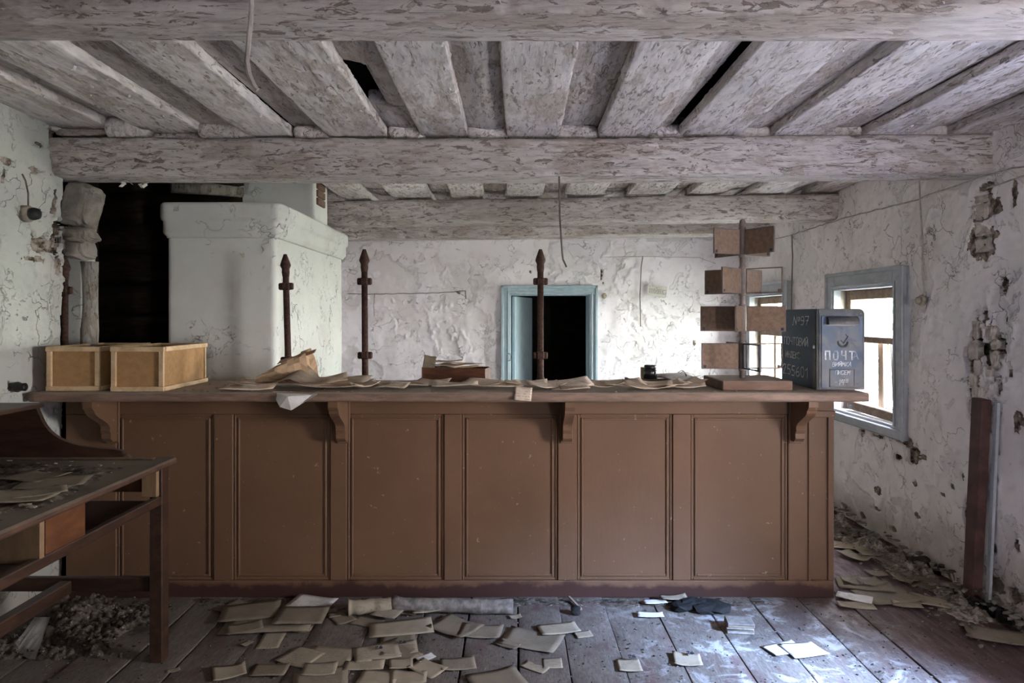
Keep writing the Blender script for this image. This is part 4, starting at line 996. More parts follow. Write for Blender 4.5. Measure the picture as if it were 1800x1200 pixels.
# stack of sheets along the counter: (px, py, w, h, rot, mat, lift)
def on_counter(px, py): 
    Y = (1.5-CT)*1200/(py-555); return Vector(((px-900)*Y/1200, Y, CT+.002))
clist = []
for (px, py, w_, h_, rot, mt, lift, lab) in [
    (440, 684, .26, .19, 8, 'paper2', .000, 'stack bottom sheet nearest the right wooden tray'),
    (452, 681, .24, .18, -6, 'paper', .006, 'folded grey sheet at the left end of the paper heap'),
    (470, 679, .26, .19, 14, 'paper2', .012, 'sheet under the kraft packet'),
    (585, 682, .36, .24, -4, 'paper', .004, 'broad folded newspaper right of the kraft packet, lower copy'),
    (590, 680, .34, .23, 2, 'paper', .012, 'broad folded newspaper right of the kraft packet, upper copy'),
    (560, 679, .30, .22, 16, 'paper', .018, 'folded newspaper tucked below the kraft packet'),
    (690, 683, .16, .11, -10, 'paper', 0, 'postcard-sized sheet right of the second-left iron post'),
    (665, 678, .17, .12, 20, 'paper', .003, 'tilted sheet at the foot of the post right of the stove'),
    (720, 680, .20, .13, 6, 'paper2', .004, 'pale sheet in front of the small card box, left one'),
    (760, 678, .18, .12, -18, 'paper', .006, 'turned sheet in front of the small card box'),
    (800, 682, .24, .14, 3, 'paper2', .006, 'long pale sheet in front of the small card box'),
    (850, 680, .20, .15, -12, 'paper', .010, 'sheet at the right corner of the small card box'),
    (880, 682, .22, .14, 12, 'paper2', .004, 'sheet lying left of the doorway post'),
    (925, 681, .22, .14, -5, 'paper', .009, 'sheet in front of the doorway post, lower'),
    (960, 683, .18, .12, 22, 'paper2', .004, 'sheet just right of the doorway post'),
    (1060, 681, .22, .13, -8, 'paper', .006, 'dark sheet right of the raised envelope'),
    (1095, 682, .22, .14, 6, 'paper', .010, 'flat folder left of the black jar'),
    (1140, 684, .26, .15, -3, 'paper', .002, 'folder in front of the black jar'),
    (1165, 682, .24, .15, 9, 'paper', .010, 'upper folder in front of the black jar'),
    (1205, 684, .20, .13, -14, 'paper', .004, 'curled sheet beside the base of the display stand'),
    (1215, 680, .14, .10, 30, 'paper', .012, 'small crumpled sheet left of the display stand'),
    (640, 684, .14, .10, 35, 'paper', .010, 'corner of a sheet at the right edge of the newspapers'),
    (1010, 686, .15, .10, 2, 'paper', 0, 'sheet under the raised envelope')]:
    p = on_counter(px, py); p.z += lift+h_*.5*.075; p.y = max(p.y, CF+h_*.52)
    sheet('paper_sheet', p, w_, h_, rot, 'c'+mt, .014, int(px), th=.003, label='aged paper, '+lab, tilt=(rs.uniform(2.5, 6), rs.uniform(-2, 2)))
# raised envelope
en = on_counter(1002, 682); 
sheet('envelope', en+Vector((0, 0, .016)), .22, .13, 9, 'cpaper2', .006, 3, label='thick open envelope propped up right of the doorway post', tilt=(14, -7), cat='envelope', th=.008)
# card hanging over the front edge
sheet('postcard', (.055, CF-.004, CT-.006), .085, .07, -6, 'cpaper2', .002, 2, label='small card hanging over the front edge of the counter', tilt=(62, 4), cat='card')
# white sheet folded over the front edge of the counter
mb = MB()
A = [at(478, 688, 3.40), at(560, 690, 3.40), at(556, 694, 3.352), at(512, 721, 3.345), at(492, 715, 3.35), at(506, 697, 3.33)]
vs = [mb.bm.verts.new(p) for p in A]
mb.bm.faces.new((vs[0], vs[1], vs[5])); mb.bm.faces.new((vs[1], vs[2], vs[3], vs[5])); mb.bm.faces.new((vs[5], vs[3], vs[4])); mb.bm.faces.new((vs[0], vs[5], vs[4]))
bmesh.ops.subdivide_edges(mb.bm, edges=mb.bm.edges[:], cuts=2)
bmesh.ops.solidify(mb.bm, geom=mb.bm.faces[:], thickness=.0012)
mb.build('folded_sheet', M['paperwhite'], label='white sheet folded into a cone hanging over the counter edge below the kraft packet', cat='paper')
# curled sheet over the stack
def ribbon(name, rows, mat, label, cat, th=.0012):
    mb = MB(); g = [[mb.bm.verts.new(p) for p in r_] for r_ in rows]
    for a_, b_ in zip(g, g[1:]):
        for i in range(len(a_)-1): mb.bm.faces.new((a_[i], a_[i+1], b_[i+1], b_[i])).smooth = True
    bmesh.ops.solidify(mb.bm, geom=mb.bm.faces[:], thickness=th); return mb.build(name, M[mat], label=label, cat=cat)
rows = []
for j in range(7):
    t = j/6; y_ = 3.39+.30*t; r_ = []
    for i in range(11):
        s_ = i/10; px_ = 463+ (600-463)*s_; base = CT+.030
        z_ = base+.085*math.exp(-((s_-.38)/.16)**2)*(.4+.6*t)+.022*math.exp(-((s_-1)/.2)**2)
        r_.append(((px_-900)*3.5/1200, y_+.03*math.sin(s_*5), z_))
    rows.append(r_)
ribbon('curled_sheet', rows, 'cpaper2', 'large curled buff sheet draped over the papers in front of the kraft packet', 'paper')
# kraft packet: a bag with a puffed body and an open pinched end
kp = empty('kraft_packet', (-1.36, 3.62, CT+.03), 'crumpled brown kraft paper packet lying open on the paper heap', 'packet')
rows = []; nseg = 16
axis0 = at(452, 664, 3.56); axis1 = at(549, 638, 3.70)
mb = MB(); rings = []
for i in range(9):
    t = i/8; c = axis0.lerp(axis1, t); ry = .030+.055*t; rz = .016+.050*t**.9; c.z = CT+.030+rz+.01*t
    if i == 8: rz *= 1.18
    ring = []
    for k in range(nseg):
        an = k*2*math.pi/nseg; cr = .006*math.sin(k*2.3+i*1.7)
        zz = math.copysign(abs(math.sin(an))**.8, math.sin(an))*(rz+cr*t); yy_ = math.copysign(abs(math.cos(an))**.7, math.cos(an))*(ry+cr)
        ring.append(mb.bm.verts.new((c.x+.25*zz*(1 if i == 8 else .3)*0+.04*t*math.sin(an)*(-.6), c.y+yy_, c.z+zz+.020*t*math.sin(an))))
    rings.append(ring)
for a_, b_ in zip(rings, rings[1:]):
    for k in range(nseg): mb.bm.faces.new((a_[k], a_[(k+1) % nseg], b_[(k+1) % nseg], b_[k]))
mb.bm.faces.new(rings[0][::-1])
cen = sum((v_.co for v_ in rings[-1]), Vector())/nseg
inner = [mb.bm.verts.new(v_.co.lerp(cen, .12)+Vector((-.03, 0, 0))) for v_ in rings[-1]]
for k in range(nseg): mb.bm.faces.new((rings[-1][k], rings[-1][(k+1) % nseg], inner[(k+1) % nseg], inner[k]))
mb.bm.faces.new(inner); mb.build('bag', M['kraft'], kp)
p = axis1; 
sheet('flap', (p.x-.075, p.y-.02, CT+.155), .20, .10, 6, 'kraft', .004, 1, parent=kp, tilt=(10, -17))
# black jar, small carton, dish, white papers, twisted wire
jb = Vector(((1143-900)*3.88/1200, 3.88, CT+.012))
jr = empty('ink_jar', jb, 'small black glass jar with screw lid standing among the folders', 'jar')
mb = MB(); mb.lathe([(.030, 0), (.038, .004), (.039, .05), (.037, .058), (.031, .064), (.031, .068)], jb, 20); mb.build('jar_body', M['jar'], jr)
mb = MB(); mb.lathe([(.033, .068), (.034, .07), (.034, .084), (.031, .088)], jb, 20); mb.build('jar_lid', M['black'], jr)
p = Vector(((1131-900)*3.95/1200, 3.955, CT+.004)); mb = MB(); mb.box((p.x-.015, p.y-.02, p.z), (p.x+.02, p.y+.01, p.z+.078), .002); mb.build('small_carton', M['slat'], label='small worn carton standing behind the black jar', cat='box')
mb = MB(); p = Vector(((1118-900)*3.82/1200, 3.83, CT+.003)); mb.box((p.x-.045, p.y-.05, p.z+.014), (p.x+.24, p.y+.07, p.z+.020), .002); mb.box((p.x-.05, p.y-.055, p.z), (p.x-.035, p.y+.075, p.z+.026), .002); mb.build('clipboard', M['brownbox'], label='dark board lying flat under the black jar', cat='board')
sheet('paper_sheet', (on_counter(1185, 671)+Vector((0, -.02, .012))), .24, .16, 12, 'paperwhite', .03, 4, label='brightly lit white crumpled sheet right of the black jar', tilt=(3, 0))
mb = MB(); p = Vector(((1205-900)*3.9/1200, 3.9, CT+.002))
mb.tube([p, p+Vector((.004, 0, .03)), p+Vector((-.004, 0, .055)), p+Vector((-.02, 0, .066)), p+Vector((-.035, .01, .058)), p+Vector((-.028, .02, .048)), p+Vector((-.04, .02, .055))], .0018, 6); mb.tube([p, p+Vector((.006, .004, .04)), p+Vector((-.012, 0, .064)), p+Vector((-.03, -.01, .05))], .0016, 6)
mb.build('bent_wire', M['black'], label='thin bent wire sticking up left of the display stand', cat='wire')
mb = MB(); mb.box((p.x+.005, p.y-.03, CT+.002), (p.x+.06, p.y+.02, CT+.022), .003); mb.build('rubber_stamp_block', M['block'], label='small brown block beside the bent wire', cat='block')
rs = random.Random(77); mb = MB()
for k in range(160):
    x_ = rs.uniform(-2.0, 1.7); y_ = rs.uniform(CF+.01, CB-.02) if rs.random() < .6 else rs.uniform(CF+.005, CF+.06); s_ = rs.uniform(.002, .006)
    mb.box((x_, y_, CT+.0005), (x_+s_*1.5, y_+s_, CT+.001+s_*.6), 0)
mb.build('counter_crumbs', M['dust'], label='pale plaster crumbs scattered on the worktop', cat='debris', kind='stuff')

# ================================================================ writing desk at left
DKX0, DKX1, DKY0, DKY1, DZT = -2.385, -1.50, 1.45, 3.02, .872
dk = empty('writing_desk', (-1.95, 2.2, 0), 'dark varnished writing desk with curved gallery, covered in dust and plaster', 'desk')
def dbox(nm, lo, hi, mat='desk', bev=.003, **k):
    mb = MB(); mb.box(lo, hi, bev); return mb.build(nm, M[mat], dk, **k)
top = dbox('desktop', (DKX0, DKY0, DZT-.028), (DKX1+.012, DKY1+.02, DZT), 'desktop', .008)
dbox('edge_lip', (DKX0+.02, DKY1-.055, DZT+.0005), (DKX1-.06, DKY1-.03, DZT+.010), 'desktop', .003)
for y_ in (DKY0+.03, DKY1-.075):
    for x_ in (DKX0+.01, DKX1-.065): dbox('leg', (x_, y_, 0), (x_+.055, y_+.06, DZT-.029), 'desk', .003)
dbox('shelf_rail', (DKX1-.042, DKY0+.09, .685), (DKX1-.012, DKY1-.075, .722), 'desk', .004)
dbox('shelf', (DKX0+.06, DKY0+.05, .690), (DKX1-.044, DKY1-.075, .703), 'desk_x', .001)
dbox('side_rail', (DKX0+.06, DKY1-.055, .735), (DKX1-.065, DKY1-.035, DZT-.029), 'deskorange', .002)
dbox('drawer_front', (DKX1-.035, 2.215, .724), (DKX1-.012, 2.42, DZT-.029), 'deskorange', .002)
dbox('divider', (DKX1-.30, 2.19, .704), (DKX1-.014, 2.212, DZT-.029), 'deskpale', .002, label='pale wooden divider')
dbox('corner_block', (DKX1-.085, DKY1-.10, .724), (DKX1-.020, DKY1-.078, DZT-.029), 'deskpale', .002, label='pale wooden corner block')
dbox('stretcher', (DKX0+.06, DKY1-.062, .305), (DKX1-.065, DKY1-.035, .365), 'desk_x', .003)
dbox('stretcher', (-1.955, DKY0+.09, .30), (-1.905, DKY1-.064, .355), 'desk', .004)
dbox('stretcher', (DKX0+.06, DKY0+.04, .305), (DKX1-.065, DKY0+.07, .365), 'desk_x', .003)
# curved gallery end
prof = [(DKX0+.005, 0), (-1.715, 0), (-1.70, .02), (-1.712, .036), (-1.75, .042)]
P0, P1, P2, P3 = (-1.75, .042), (-1.98, .055), (-2.05, .10), (-2.085, .222)
for k in range(1, 13):
    t = k/12; prof.append(tuple((1-t)**3*P0[i]+3*(1-t)**2*t*P1[i]+3*(1-t)*t*t*P2[i]+t**3*P3[i] for i in (0, 1)))
prof += [(DKX0+.005, .222)]
Mg = Matrix(((1, 0, 0, 0), (0, 0, -1, DKY1-.003), (0, 1, 0, DZT+.0005), (0, 0, 0, 1)))
mb = MB(); mb.prism(prof, Mg, .022); bmesh.ops.bevel(mb.bm, geom=[e for e in mb.bm.edges if abs(e.verts[0].co.y-e.verts[1].co.y) < 1e-5], offset=.003, segments=1, affect='EDGES'); mb.build('gallery_end', M['desk_x'], dk)
dbox('gallery_top', (DKX0+.002, DKY0+.2, DZT+.223), (-2.075, DKY1+.01, DZT+.243), 'desk', .004)
dbox('gallery_back', (DKX0+.003, DKY0+.2, DZT+.001), (DKX0+.02, DKY1-.03, DZT+.222), 'desk', .002)
# dust heap on the desk
def heap(name, x0, x1, y0, y1, z, hmax, seed, mat, label, cat='debris', fall=None, nf=110):
    us = np.linspace(x0, x1, nf); vs = np.linspace(y0, y1, nf); U, V = np.meshgrid(us, vs, indexing='ij')
    e = np.minimum(1, np.minimum(np.minimum(U-x0, x1-U)/(x1-x0), np.minimum(V-y0, y1-V)/(y1-y0))*5.)
    e = sst(.42, .95, e*.9+fbm(U*6, V*6, seed+8, 4, .6)*.75-.12)
    h = hmax*e*(fbm(U*7, V*7, seed, 5, .65)-.30)*1.9
    h = h+hmax*.5*e*(vnoise(U*60, V*60, seed+2)-.5)-.006*(1-e)
    if fall is not None: h = h*fall(U, V)-.01*(1-fall(U, V))
    P = np.stack([U, V, z+h], -1); idx = np.arange(nf*nf).reshape(nf, nf)
    q = np.stack([idx[:-1, :-1], idx[1:, :-1], idx[1:, 1:], idx[:-1, 1:]], -1).reshape(-1, 4)
    me = fastmesh(name, P.reshape(-1, 3), q, M[mat]); o = link_mesh(name, me, None); return tag(o, label, cat, kind='stuff')
def m_rubble(name, a, b):
    n = NT(name, .95, .1); v = n.noise(28, 6, .65); s2 = n.vor(70, feature='F1'); c = n.mix(n.ramp(v, .35, .65), a, b)
    c = n.mix(n.ramp(n.noise(55, 3, .6), .62, .68, 0, .6), c, (.42, .39, .35)); return n.done(c, n.bump(v, .8, .01))
M['rub_dark'] = m_rubble('dark_rubble', (.038, .031, .025), (.15, .125, .10)); M['rub_pale'] = m_rubble('pale_rubble', (.12, .095, .075), (.42, .37, .32))
heap('desk_dirt', -2.37, -1.50, 1.6, 2.985, DZT+.002, .018, 5, 'rub_dark', 'dark dirt and crumbled plaster spread over the desk top')
for (px, py, w_, h_, rot, mt, lab) in [(95, 855, .22, .16, 20, 'paper', 'buff sheet in the middle of the desk'), (60, 845, .2, .15, -15, 'paper', 'folded sheet behind the middle sheet on the desk'), (30, 880, .24, .17, 8, 'paper', 'dusty sheet at the near edge of the desk'), (70, 872, .16, .12, 35, 'paper', 'small turned sheet near the desk edge')]:
    Y = (1.5-DZT)*1200/(py-555); sheet('paper_sheet', ((px-900)*Y/1200, Y, DZT+.012), w_, h_, rot, mt, .008, px, label='aged '+lab)
mb = MB(); Y = (1.5-DZT)*1200/(893-555)
for k in range(4): mb.blob(((40+k*8-900)*Y/1200, Y+rs.uniform(-.02, .02), DZT+.010), (.012, .010, .005), k, 1, .3)
mb.build('plaster_crumbs', M['paper2'], label='pinkish plaster crumbs on the near corner of the desk', cat='debris', kind='stuff')
mb = MB()
for k in range(90):
    x_ = rs.uniform(-2.3, -1.56); y_ = rs.uniform(1.9, 2.93); s_ = rs.uniform(.003, .010); T = Matrix.Translation((x_, y_, DZT+.006)) @ Euler((rs.uniform(-.3, .3), rs.uniform(-.3, .3), rs.uniform(0, 3))).to_matrix().to_4x4(); mb.box((-s_, -s_*.6, 0), (s_, s_*.6, s_*.4), 0, T)
mb.build('desk_crumbs', M['dust'], label='pale plaster chips sprinkled on the desk', cat='debris', kind='stuff')

# ================================================================ things on the floor
rs = random.Random(99)
# red-brown post at the right wall
mb = MB(); mb.bar((2.425, 3.60, 0), (2.438, 3.545, 1.07), .085, .05, .004, up=(1, 0, 0)); mb.build('painted_board', M['redpost'], label='red-brown painted board standing upright against the right wall', cat='board')
mb = MB(); mb.bar((2.462, 3.53, 0.0), (2.474, 3.48, 1.06), .03, .016, .003, up=(1, 0, 0)); mb.build('light_side_strip', M['casing'], label='thin pale batten added as the light side of the red-brown board', cat='edging')  # pale strip added for the light side of the red-brown board
# tube along the plinth
def tube_thing(px0, py0, px1, py1, r, mat, label, name='cardboard_tube'):
    a = onfloor(px0, py0); b = onfloor(px1, py1); a.z = b.z = r+.004
    d = (b-a); n = 20; ph = rs.uniform(0, 5)
    mb = MB(); mb.tube([a.lerp(b, k/n)+Vector((0, .004*math.sin(k*.6+ph), 0)) for k in range(n+1)], [r*(1+.05*math.sin(k*1.3+ph)+(.25 if k in (0,) else 0)) for k in range(n+1)], 14); mb.build(name, M[mat], label=label, cat='roll')
tube_thing(692, 1075, 902, 1080, .035, 'dust', 'long grey cardboard tube lying on the floor along the counter foot')
tube_thing(612, 1082, 688, 1076, .035, 'paper2', 'short rolled newspaper left of the long tube', 'rolled_newspaper')
a = onfloor(575, 1080); 
# floor papers
special = [ # px,py,w,h,rot,mat,label
 (480, 1090, .42, .34, 4, 'paper', 'large spread newspaper on the floor below the second counter panel', .012),
 (440, 1082, .28, .2, 14, 'paper', 'newspaper half under the large spread newspaper', .02),
 (530, 1092, .24, .2, 3, 'paper', 'folded page lying on the large spread newspaper', .028),
 (548, 1068, .22, .16, -12, 'paperwhite', 'pale printed page curled beside the large spread newspaper', .022),
 (430, 1112, .16, .1, 25, 'paper', 'small crumpled sheet at the lower left of the large newspaper', .02),
 (528, 1158, .16, .14, -25, 'paper2', 'buff card with dark marks below the large newspaper', .004),
 (562, 1180, .14, .10, 5, 'paper2', 'buff card at the bottom edge of the floor', .006),
 (403, 1184, .13, .12, 25, 'paper2', 'buff card standing out on the bare floor near the desk leg', .004),
 (305, 1180, .05, .03, 30, 'paper2', 'tiny pale scrap near the desk leg', .002),
 (705, 1108, .30, .16, 12, 'paper2', 'large buff envelope below the left end of the tube', .010),
 (680, 1085, .14, .10, -20, 'paper2', 'buff sheet leaning on the end of the tube', .02),
 (748, 1078, .14, .09, 15, 'paper2', 'sheet with a raised corner just below the tube', .02),
 (800, 1105, .22, .17, -35, 'paper', 'big dull sheet below the middle of the tube', .006),
 (845, 1112, .2, .14, -8, 'paper', 'dull sheet right of the big dull sheet', .003),
 (662, 1150, .20, .14, 18, 'paper2', 'pale number card lower left of the centre floor', .006),
 (702, 1142, .16, .12, 12, 'paper2', 'number card touching the lower left number card', .003),
 (705, 1170, .10, .085, 10, 'paper2', 'small bright card in the lower left centre of the floor', .006),
 (748, 1158, .08, .05, 35, 'paperwhite', 'narrow white ticket lying beside the small bright card', .003),
 (640, 1172, .17, .08, 4, 'paper2', 'long buff slip at the lower left', .004),
 (665, 1194, .16, .1, -6, 'paper2', 'buff sheet cut by the lower picture edge, left of two', .004),
 (718, 1194, .15, .1, 4, 'paper2', 'buff sheet cut by the lower picture edge, right of two', .003),
 (935, 1128, .27, .18, -22, 'paper', 'large open buff sheet on the floor before the third bracket', .004),
 (982, 1110, .19, .11, 12, 'paper2', 'buff envelope lying across the large open sheet', .010),
 (893, 1135, .11, .06, -35, 'paper', 'narrow slip left of the large open sheet', .003),
 (906, 1086, .06, .04, 15, 'paper2', 'scrap at the right end of the tube', .003),
 (971, 1168, .085, .085, 0, 'paper2', 'square card with a dark stamp on the bare floor', .003),
 (1106, 1172, .10, .10, 0, 'paper2', 'pinkish card at the left edge of the blue-lit patch', .004),
 (1208, 1162, .12, .11, -8, 'paper2', 'buff card in the blue-lit patch', .004),
 (1143, 1083, .13, .06, -3, 'paperwhite', 'narrow blank slip left of the dark rag', .004),
 (1152, 1062, .12, .05, 4, 'paperwhite', 'white folded slip by the plinth', .01),
 (1185, 1058, .14, .06, 6, 'paper2', 'buff folded slip by the plinth above the dark rag', .02),
 (1378, 1142, .17, .10, 20, 'paperwhite', 'bluish sheet in the lit patch, left of a pair', .003),
 (1412, 1145, .17, .13, 12, 'paperwhite', 'bluish sheet in the lit patch, right of a pair', .005),
 (1505, 1066, .18, .08, -10, 'paper2', 'cream card lying under the crossed card beside the counter corner', .003),
 (1502, 1054, .17, .09, -32, 'paperwhite', 'bright cream card crossed on top beside the counter corner', .010),
 (1560, 1050, .3, .2, 10, 'paper', 'torn brown wrapping sheet right of the cream cards', .006),
 (1520, 1032, .28, .16, -18, 'paper', 'torn brown sheet behind the cream cards', .010),
 (1594, 1065, .14, .08, -20, 'paper2', 'small pinkish torn sheet between the wrapping and the long card', .004),
 (1643, 1059, .26, .14, -28, 'paper2', 'long pale card on the red-brown floor near the right wall', .003),
 (1755, 1120, .26, .16, -22, 'paper', 'stained sheet at the right picture edge', .004),
 (1532, 973, .16, .12, -3, 'paper2', 'pale card near the wall behind the counter corner', .006),
 (1500, 962, .26, .14, -25, 'paper2', 'pale sheet just visible past the counter corner', .003),
 (1488, 938, .2, .12, -35, 'paper', 'curled sheet against the wall past the counter corner', .02),
 (1625, 1000, .22, .1, -35, 'paper', 'brownish sheet along the rubble of the right wall', .012),
 (1650, 1030, .24, .1, -38, 'paper', 'brownish sheet lying at the edge of the right wall rubble', .015),
 (1475, 1045, .03, .02, 0, 'paper2', 'tiny scrap at the corner of the plinth', .002)]
for (px, py, w_, h_, rot, mt, lab, lift) in special:
    p = onfloor(px, py); p.z = .002+lift
    sheet('paper_sheet', p, w_, h_, rot, mt, .005 if w_ > .1 else .003, px+py, label=lab, tilt=(rs.uniform(-1, 1), rs.uniform(-1, 1)), torn=.03 if mt == 'paper' else .0)
# ink marks on number cards
for (px, py, t_, s_, r_) in [(661, 1150, '26', .022, 18), (702, 1140, '26', .022, 12), (1106, 1165, '26', .022, 0), (1208, 1158, '26', .02, -8)]:
    p = onfloor(px, py); T = Matrix.Translation((p.x, p.y, .024)) @ Matrix.Rotation(R(r_), 4, 'Z'); lettering(t_, T, s_, .005, seed=px).build('printed_number', M['ink'], label='dark printed number on a buff floor card'+(' at the lower left' if px == 661 else ' left of the square card' if px == 702 else ' at the lit patch edge' if px == 1106 else ' in the lit patch'), cat='number')
rr = random.Random(1234)
for k in range(26):
    while True:
        px = rr.uniform(330, 1050); py = 1062+137*rr.random()**1.1
        if rr.random() < (1 if px < 860 else .35): break
    p = onfloor(px, py)
    if p.x < -1.45 and p.y < 3.1: p.x = -1.3
    p.z = .002+rr.uniform(0, .004)
    if p.y > CY-.12: p.y = CY-.13
    w_, h_ = rr.choice([(.15, .10), (.16, .09), (.22, .16), (.12, .06), (.08, .06), (.05, .035)])
    sheet('paper_sheet', p, w_, h_, rr.uniform(-180, 180), rr.choice(['paper', 'paper', 'paper2']), .004, k, label='loose aged slip among the litter strewn in front of the left counter panels', group='loose slips littering the floor in front of the counter', tilt=(rr.uniform(-2, 2), rr.uniform(-2, 2)), torn=.03)
for k in range(14):
    px = rr.uniform(1475, 1640); py = rr.uniform(925, 1035)
    if px > 1466+(py-890)*1.2: continue
    p = onfloor(px, py); p.z = .004+.01*rr.random()
    sheet('paper_sheet', p, rr.uniform(.1, .2), rr.uniform(.06, .12), rr.uniform(-180, 180), 'paper', .012, k, label='dull torn slip in the litter past the counter corner along the right wall', group='slips past the counter corner', torn=.05)
# stack of small books
p0 = onfloor(1306, 1118); zz = .004
for k in range(5):
    T = Matrix.Translation((p0.x+rs.uniform(-.006, .006), p0.y+.06+rs.uniform(-.006, .006), zz)) @ Matrix.Rotation(R(-12+rs.uniform(-8, 8)), 4, 'Z')
    mb = MB(); mb.box((-.062, -.045, 0), (.062, .045, .009), .002, T); zz += .0095
    mb.build('booklet', M['paper' if k % 2 else 'dust'], label='thin grey booklet in the small stack in the lit patch, '+['bottom', 'second from bottom', 'middle', 'second from top', 'top'][k], cat='booklet', group='stack of booklets on the floor')
# dark rag, stones, lumps
mb = MB(); p = onfloor(1228, 1072)
for k in range(6): mb.blob((p.x+rs.uniform(-.09, .09), p.y+rs.uniform(-.03, .05), .018), (.07, .045, .022), k, 2, .3)
mb.build('dark_rag', M['cloth'], label='crumpled black rag on the floor against the counter foot', cat='rag')
mb = MB(); p = onfloor(1012, 1080); mb.blob((p.x, p.y, .022), (.028, .022, .022), 4, 2, .2); mb.build('coal_lump', M['cloth'], label='single black lump on the floor right of the tube', cat='lump')
mb = MB(); p = onfloor(1620, 1002); mb.blob((p.x, p.y, .05), (.045, .05, .035), 6, 2, .2); mb.build('dark_stone', M['dirt'], label='dark stone on the rubble along the right wall', cat='stone')
mb = MB(); p = onfloor(1765, 1085)
for k in range(5): mb.blob((min(2.42, p.x+(k-2)*.035), p.y-(k-2)*.04, .03), (.04, .035, .03), k+40, 2, .3)
mb.build('black_lump', M['cloth'], label='black crumpled lump on the rubble at the right edge', cat='lump')
mb = MB(); p = onfloor(1245, 1025); 
# fallen stick and slivers
mb = MB(); a = onfloor(1000, 1058); b = onfloor(1022, 1073); a.z = .03; b.z = .006; mb.bar(a, b, .012, .008, .001); mb.build('wood_sliver', M['sash'], label='thin wood sliver beside the black lump', cat='sliver')
# rubble along the right wall and under the desk
heap('wall_rubble', 1.95, XR-.005, 3.0, 6.6, -.002, .085, 15, 'rub_pale', 'crumbled plaster and dirt piled along the foot of the right wall', fall=lambda U, V: sst(2.08, 2.44, U+.16*(fbm(V*2.2, U, 9, 3)-.5)), nf=230)
mb = MB(); rr2 = random.Random(6)
for k in range(320):
    t = rr2.random()**.6; x_ = XR-.02-.42*(1-t); y_ = rr2.uniform(3.05, 6.2); s_ = rr2.uniform(.006, .026)*(1 if t > .4 else .6); z_ = .015+.055*sst(2.1, 2.44, np.array(x_))
    mb.blob((x_, y_, float(z_)), (s_, s_*rr2.uniform(.5, 1), s_*rr2.uniform(.3, .6)), k, 1, .3)
mb.build('plaster_lumps', M['dust'], label='pale plaster lumps heaped on the rubble by the right wall', cat='debris', kind='stuff')
heap('desk_rubble', -2.38, -1.75, 2.95, 3.62, -.002, .07, 16, 'rub_dark', 'dark rubble under and behind the desk beside the counter end', nf=120)
mb = MB()
for k in range(150):
    x_ = rr2.uniform(-2.35, -1.65); y_ = rr2.uniform(2.9, 3.55); s_ = rr2.uniform(.004, .014); mb.blob((x_, y_, .02+rr2.uniform(0, .025)), (s_, s_*.8, s_*.5), k, 1, .3)
mb.build('plaster_lumps', M['rub_dark'], label='plaster chips in the rubble behind the desk', cat='debris', kind='stuff')
# white bent sheet beneath the desk
a = onfloor(5, 1156); b = onfloor(73, 1152)
rows = [[Vector((a.x+(b.x-a.x)*i/5, a.y+.02*math.sin(i), .004)) for i in range(6)], [Vector((a.x+.04+(b.x-a.x-.05)*i/5, a.y+.05+.01*math.sin(i*2), .07)) for i in range(6)], [Vector((a.x+.07+(b.x-a.x-.085)*i/5, a.y+.10, .135)) for i in range(6)]]
ribbon('bent_card', rows, 'paperwhite', 'pale bluish-white bent card standing under the desk stretcher', 'card', .002)
# loose crumbs over the floor
mb = MB(); mbd = MB()
for k in range(1500):
    px = rr2.uniform(60, 1780); py = 1052+150*rr2.random()
    p = onfloor(px, py); s_ = rr2.uniform(.0015, .0045)
    if p.y > CY-.01 and p.x < 1.72: continue
    if p.x > 2.4 or p.x < -2.4: continue
    T = Matrix.Translation((p.x, p.y, .001)) @ Matrix.Rotation(rr2.uniform(0, 3), 4, 'Z')
    (mb if rr2.random() < .6 else mbd).box((-s_, -s_*.6, 0), (s_, s_*.6, s_*.7), 0, T)
mb.build('floor_crumbs', M['dust'], label='pale plaster crumbs strewn over the floorboards', cat='debris', kind='stuff')
mbd.build('floor_grit', M['dirt'], label='dark grit strewn over the floorboards', cat='debris', kind='stuff')
# dust ridge at the plinth foot
heap('plinth_dirt', cx(200), cx(1460), CY-.13, CY-.002, -.001, .014, 33, 'rub_dark', 'thin line of dirt along the counter foot', nf=160)

# ================================================================ wires and fittings
def wire(pts, r, name, mat, label, cat='wire', seg=6, wob=.004):
    q = [Vector(p) for p in pts]; out = []
    rw = random.Random(len(pts)*7+int(abs(q[0].x)*100))
    for a, b in zip(q, q[1:]):
        n = max(2, int((b-a).length/.06))
        for k in range(n): out.append(a.lerp(b, k/n)+Vector((0, rw.uniform(-wob, wob)*.5, rw.uniform(-wob, wob))))
    out.append(q[-1]); mb = MB(); mb.tube(out, r, seg); return mb.build(name, M[mat], label=label, cat=cat)
w1 = [at(441, -10, 1.68), at(441, 20, 1.69), at(436, 70, 1.72), at(434, 100, 1.74), at(437, 125, 1.76), at(445, 148, 1.78), at(452, 156, 1.78)]
w1 = [Vector((p.x, 1.60, p.z)) for p in [at(441, -25, 1.60), at(442, 15, 1.6), at(440, 45, 1.6), at(436, 85, 1.6), at(434, 108, 1.6), at(438, 130, 1.6), at(446, 150, 1.6), at(453, 158, 1.6)]]
wire(w1, .006, 'hanging_cable', 'wire', 'white cable hanging down over the nearest ceiling beam at the left', wob=.001)
w2 = [at(982, 312, 3.6), at(983, 345, 3.6), at(983, 378, 3.6), at(985, 410, 3.6), at(987, 440, 3.6), at(989, 457, 3.6), at(995, 470, 3.6)]
wire([p+Vector((0, -.03, 0)) for p in w2], .005, 'hanging_cable', 'wiregrey', 'thin brown cable end dangling from the second beam above the doorway', wob=.001)
wr = [onright(px, py, XR-.03) for px, py in [(1345, 424), (1393, 412), (1440, 397), (1480, 384), (1540, 369), (1614, 350), (1660, 334), (1702, 318), (1740, 306), (1800, 292), (1840, 284)]]
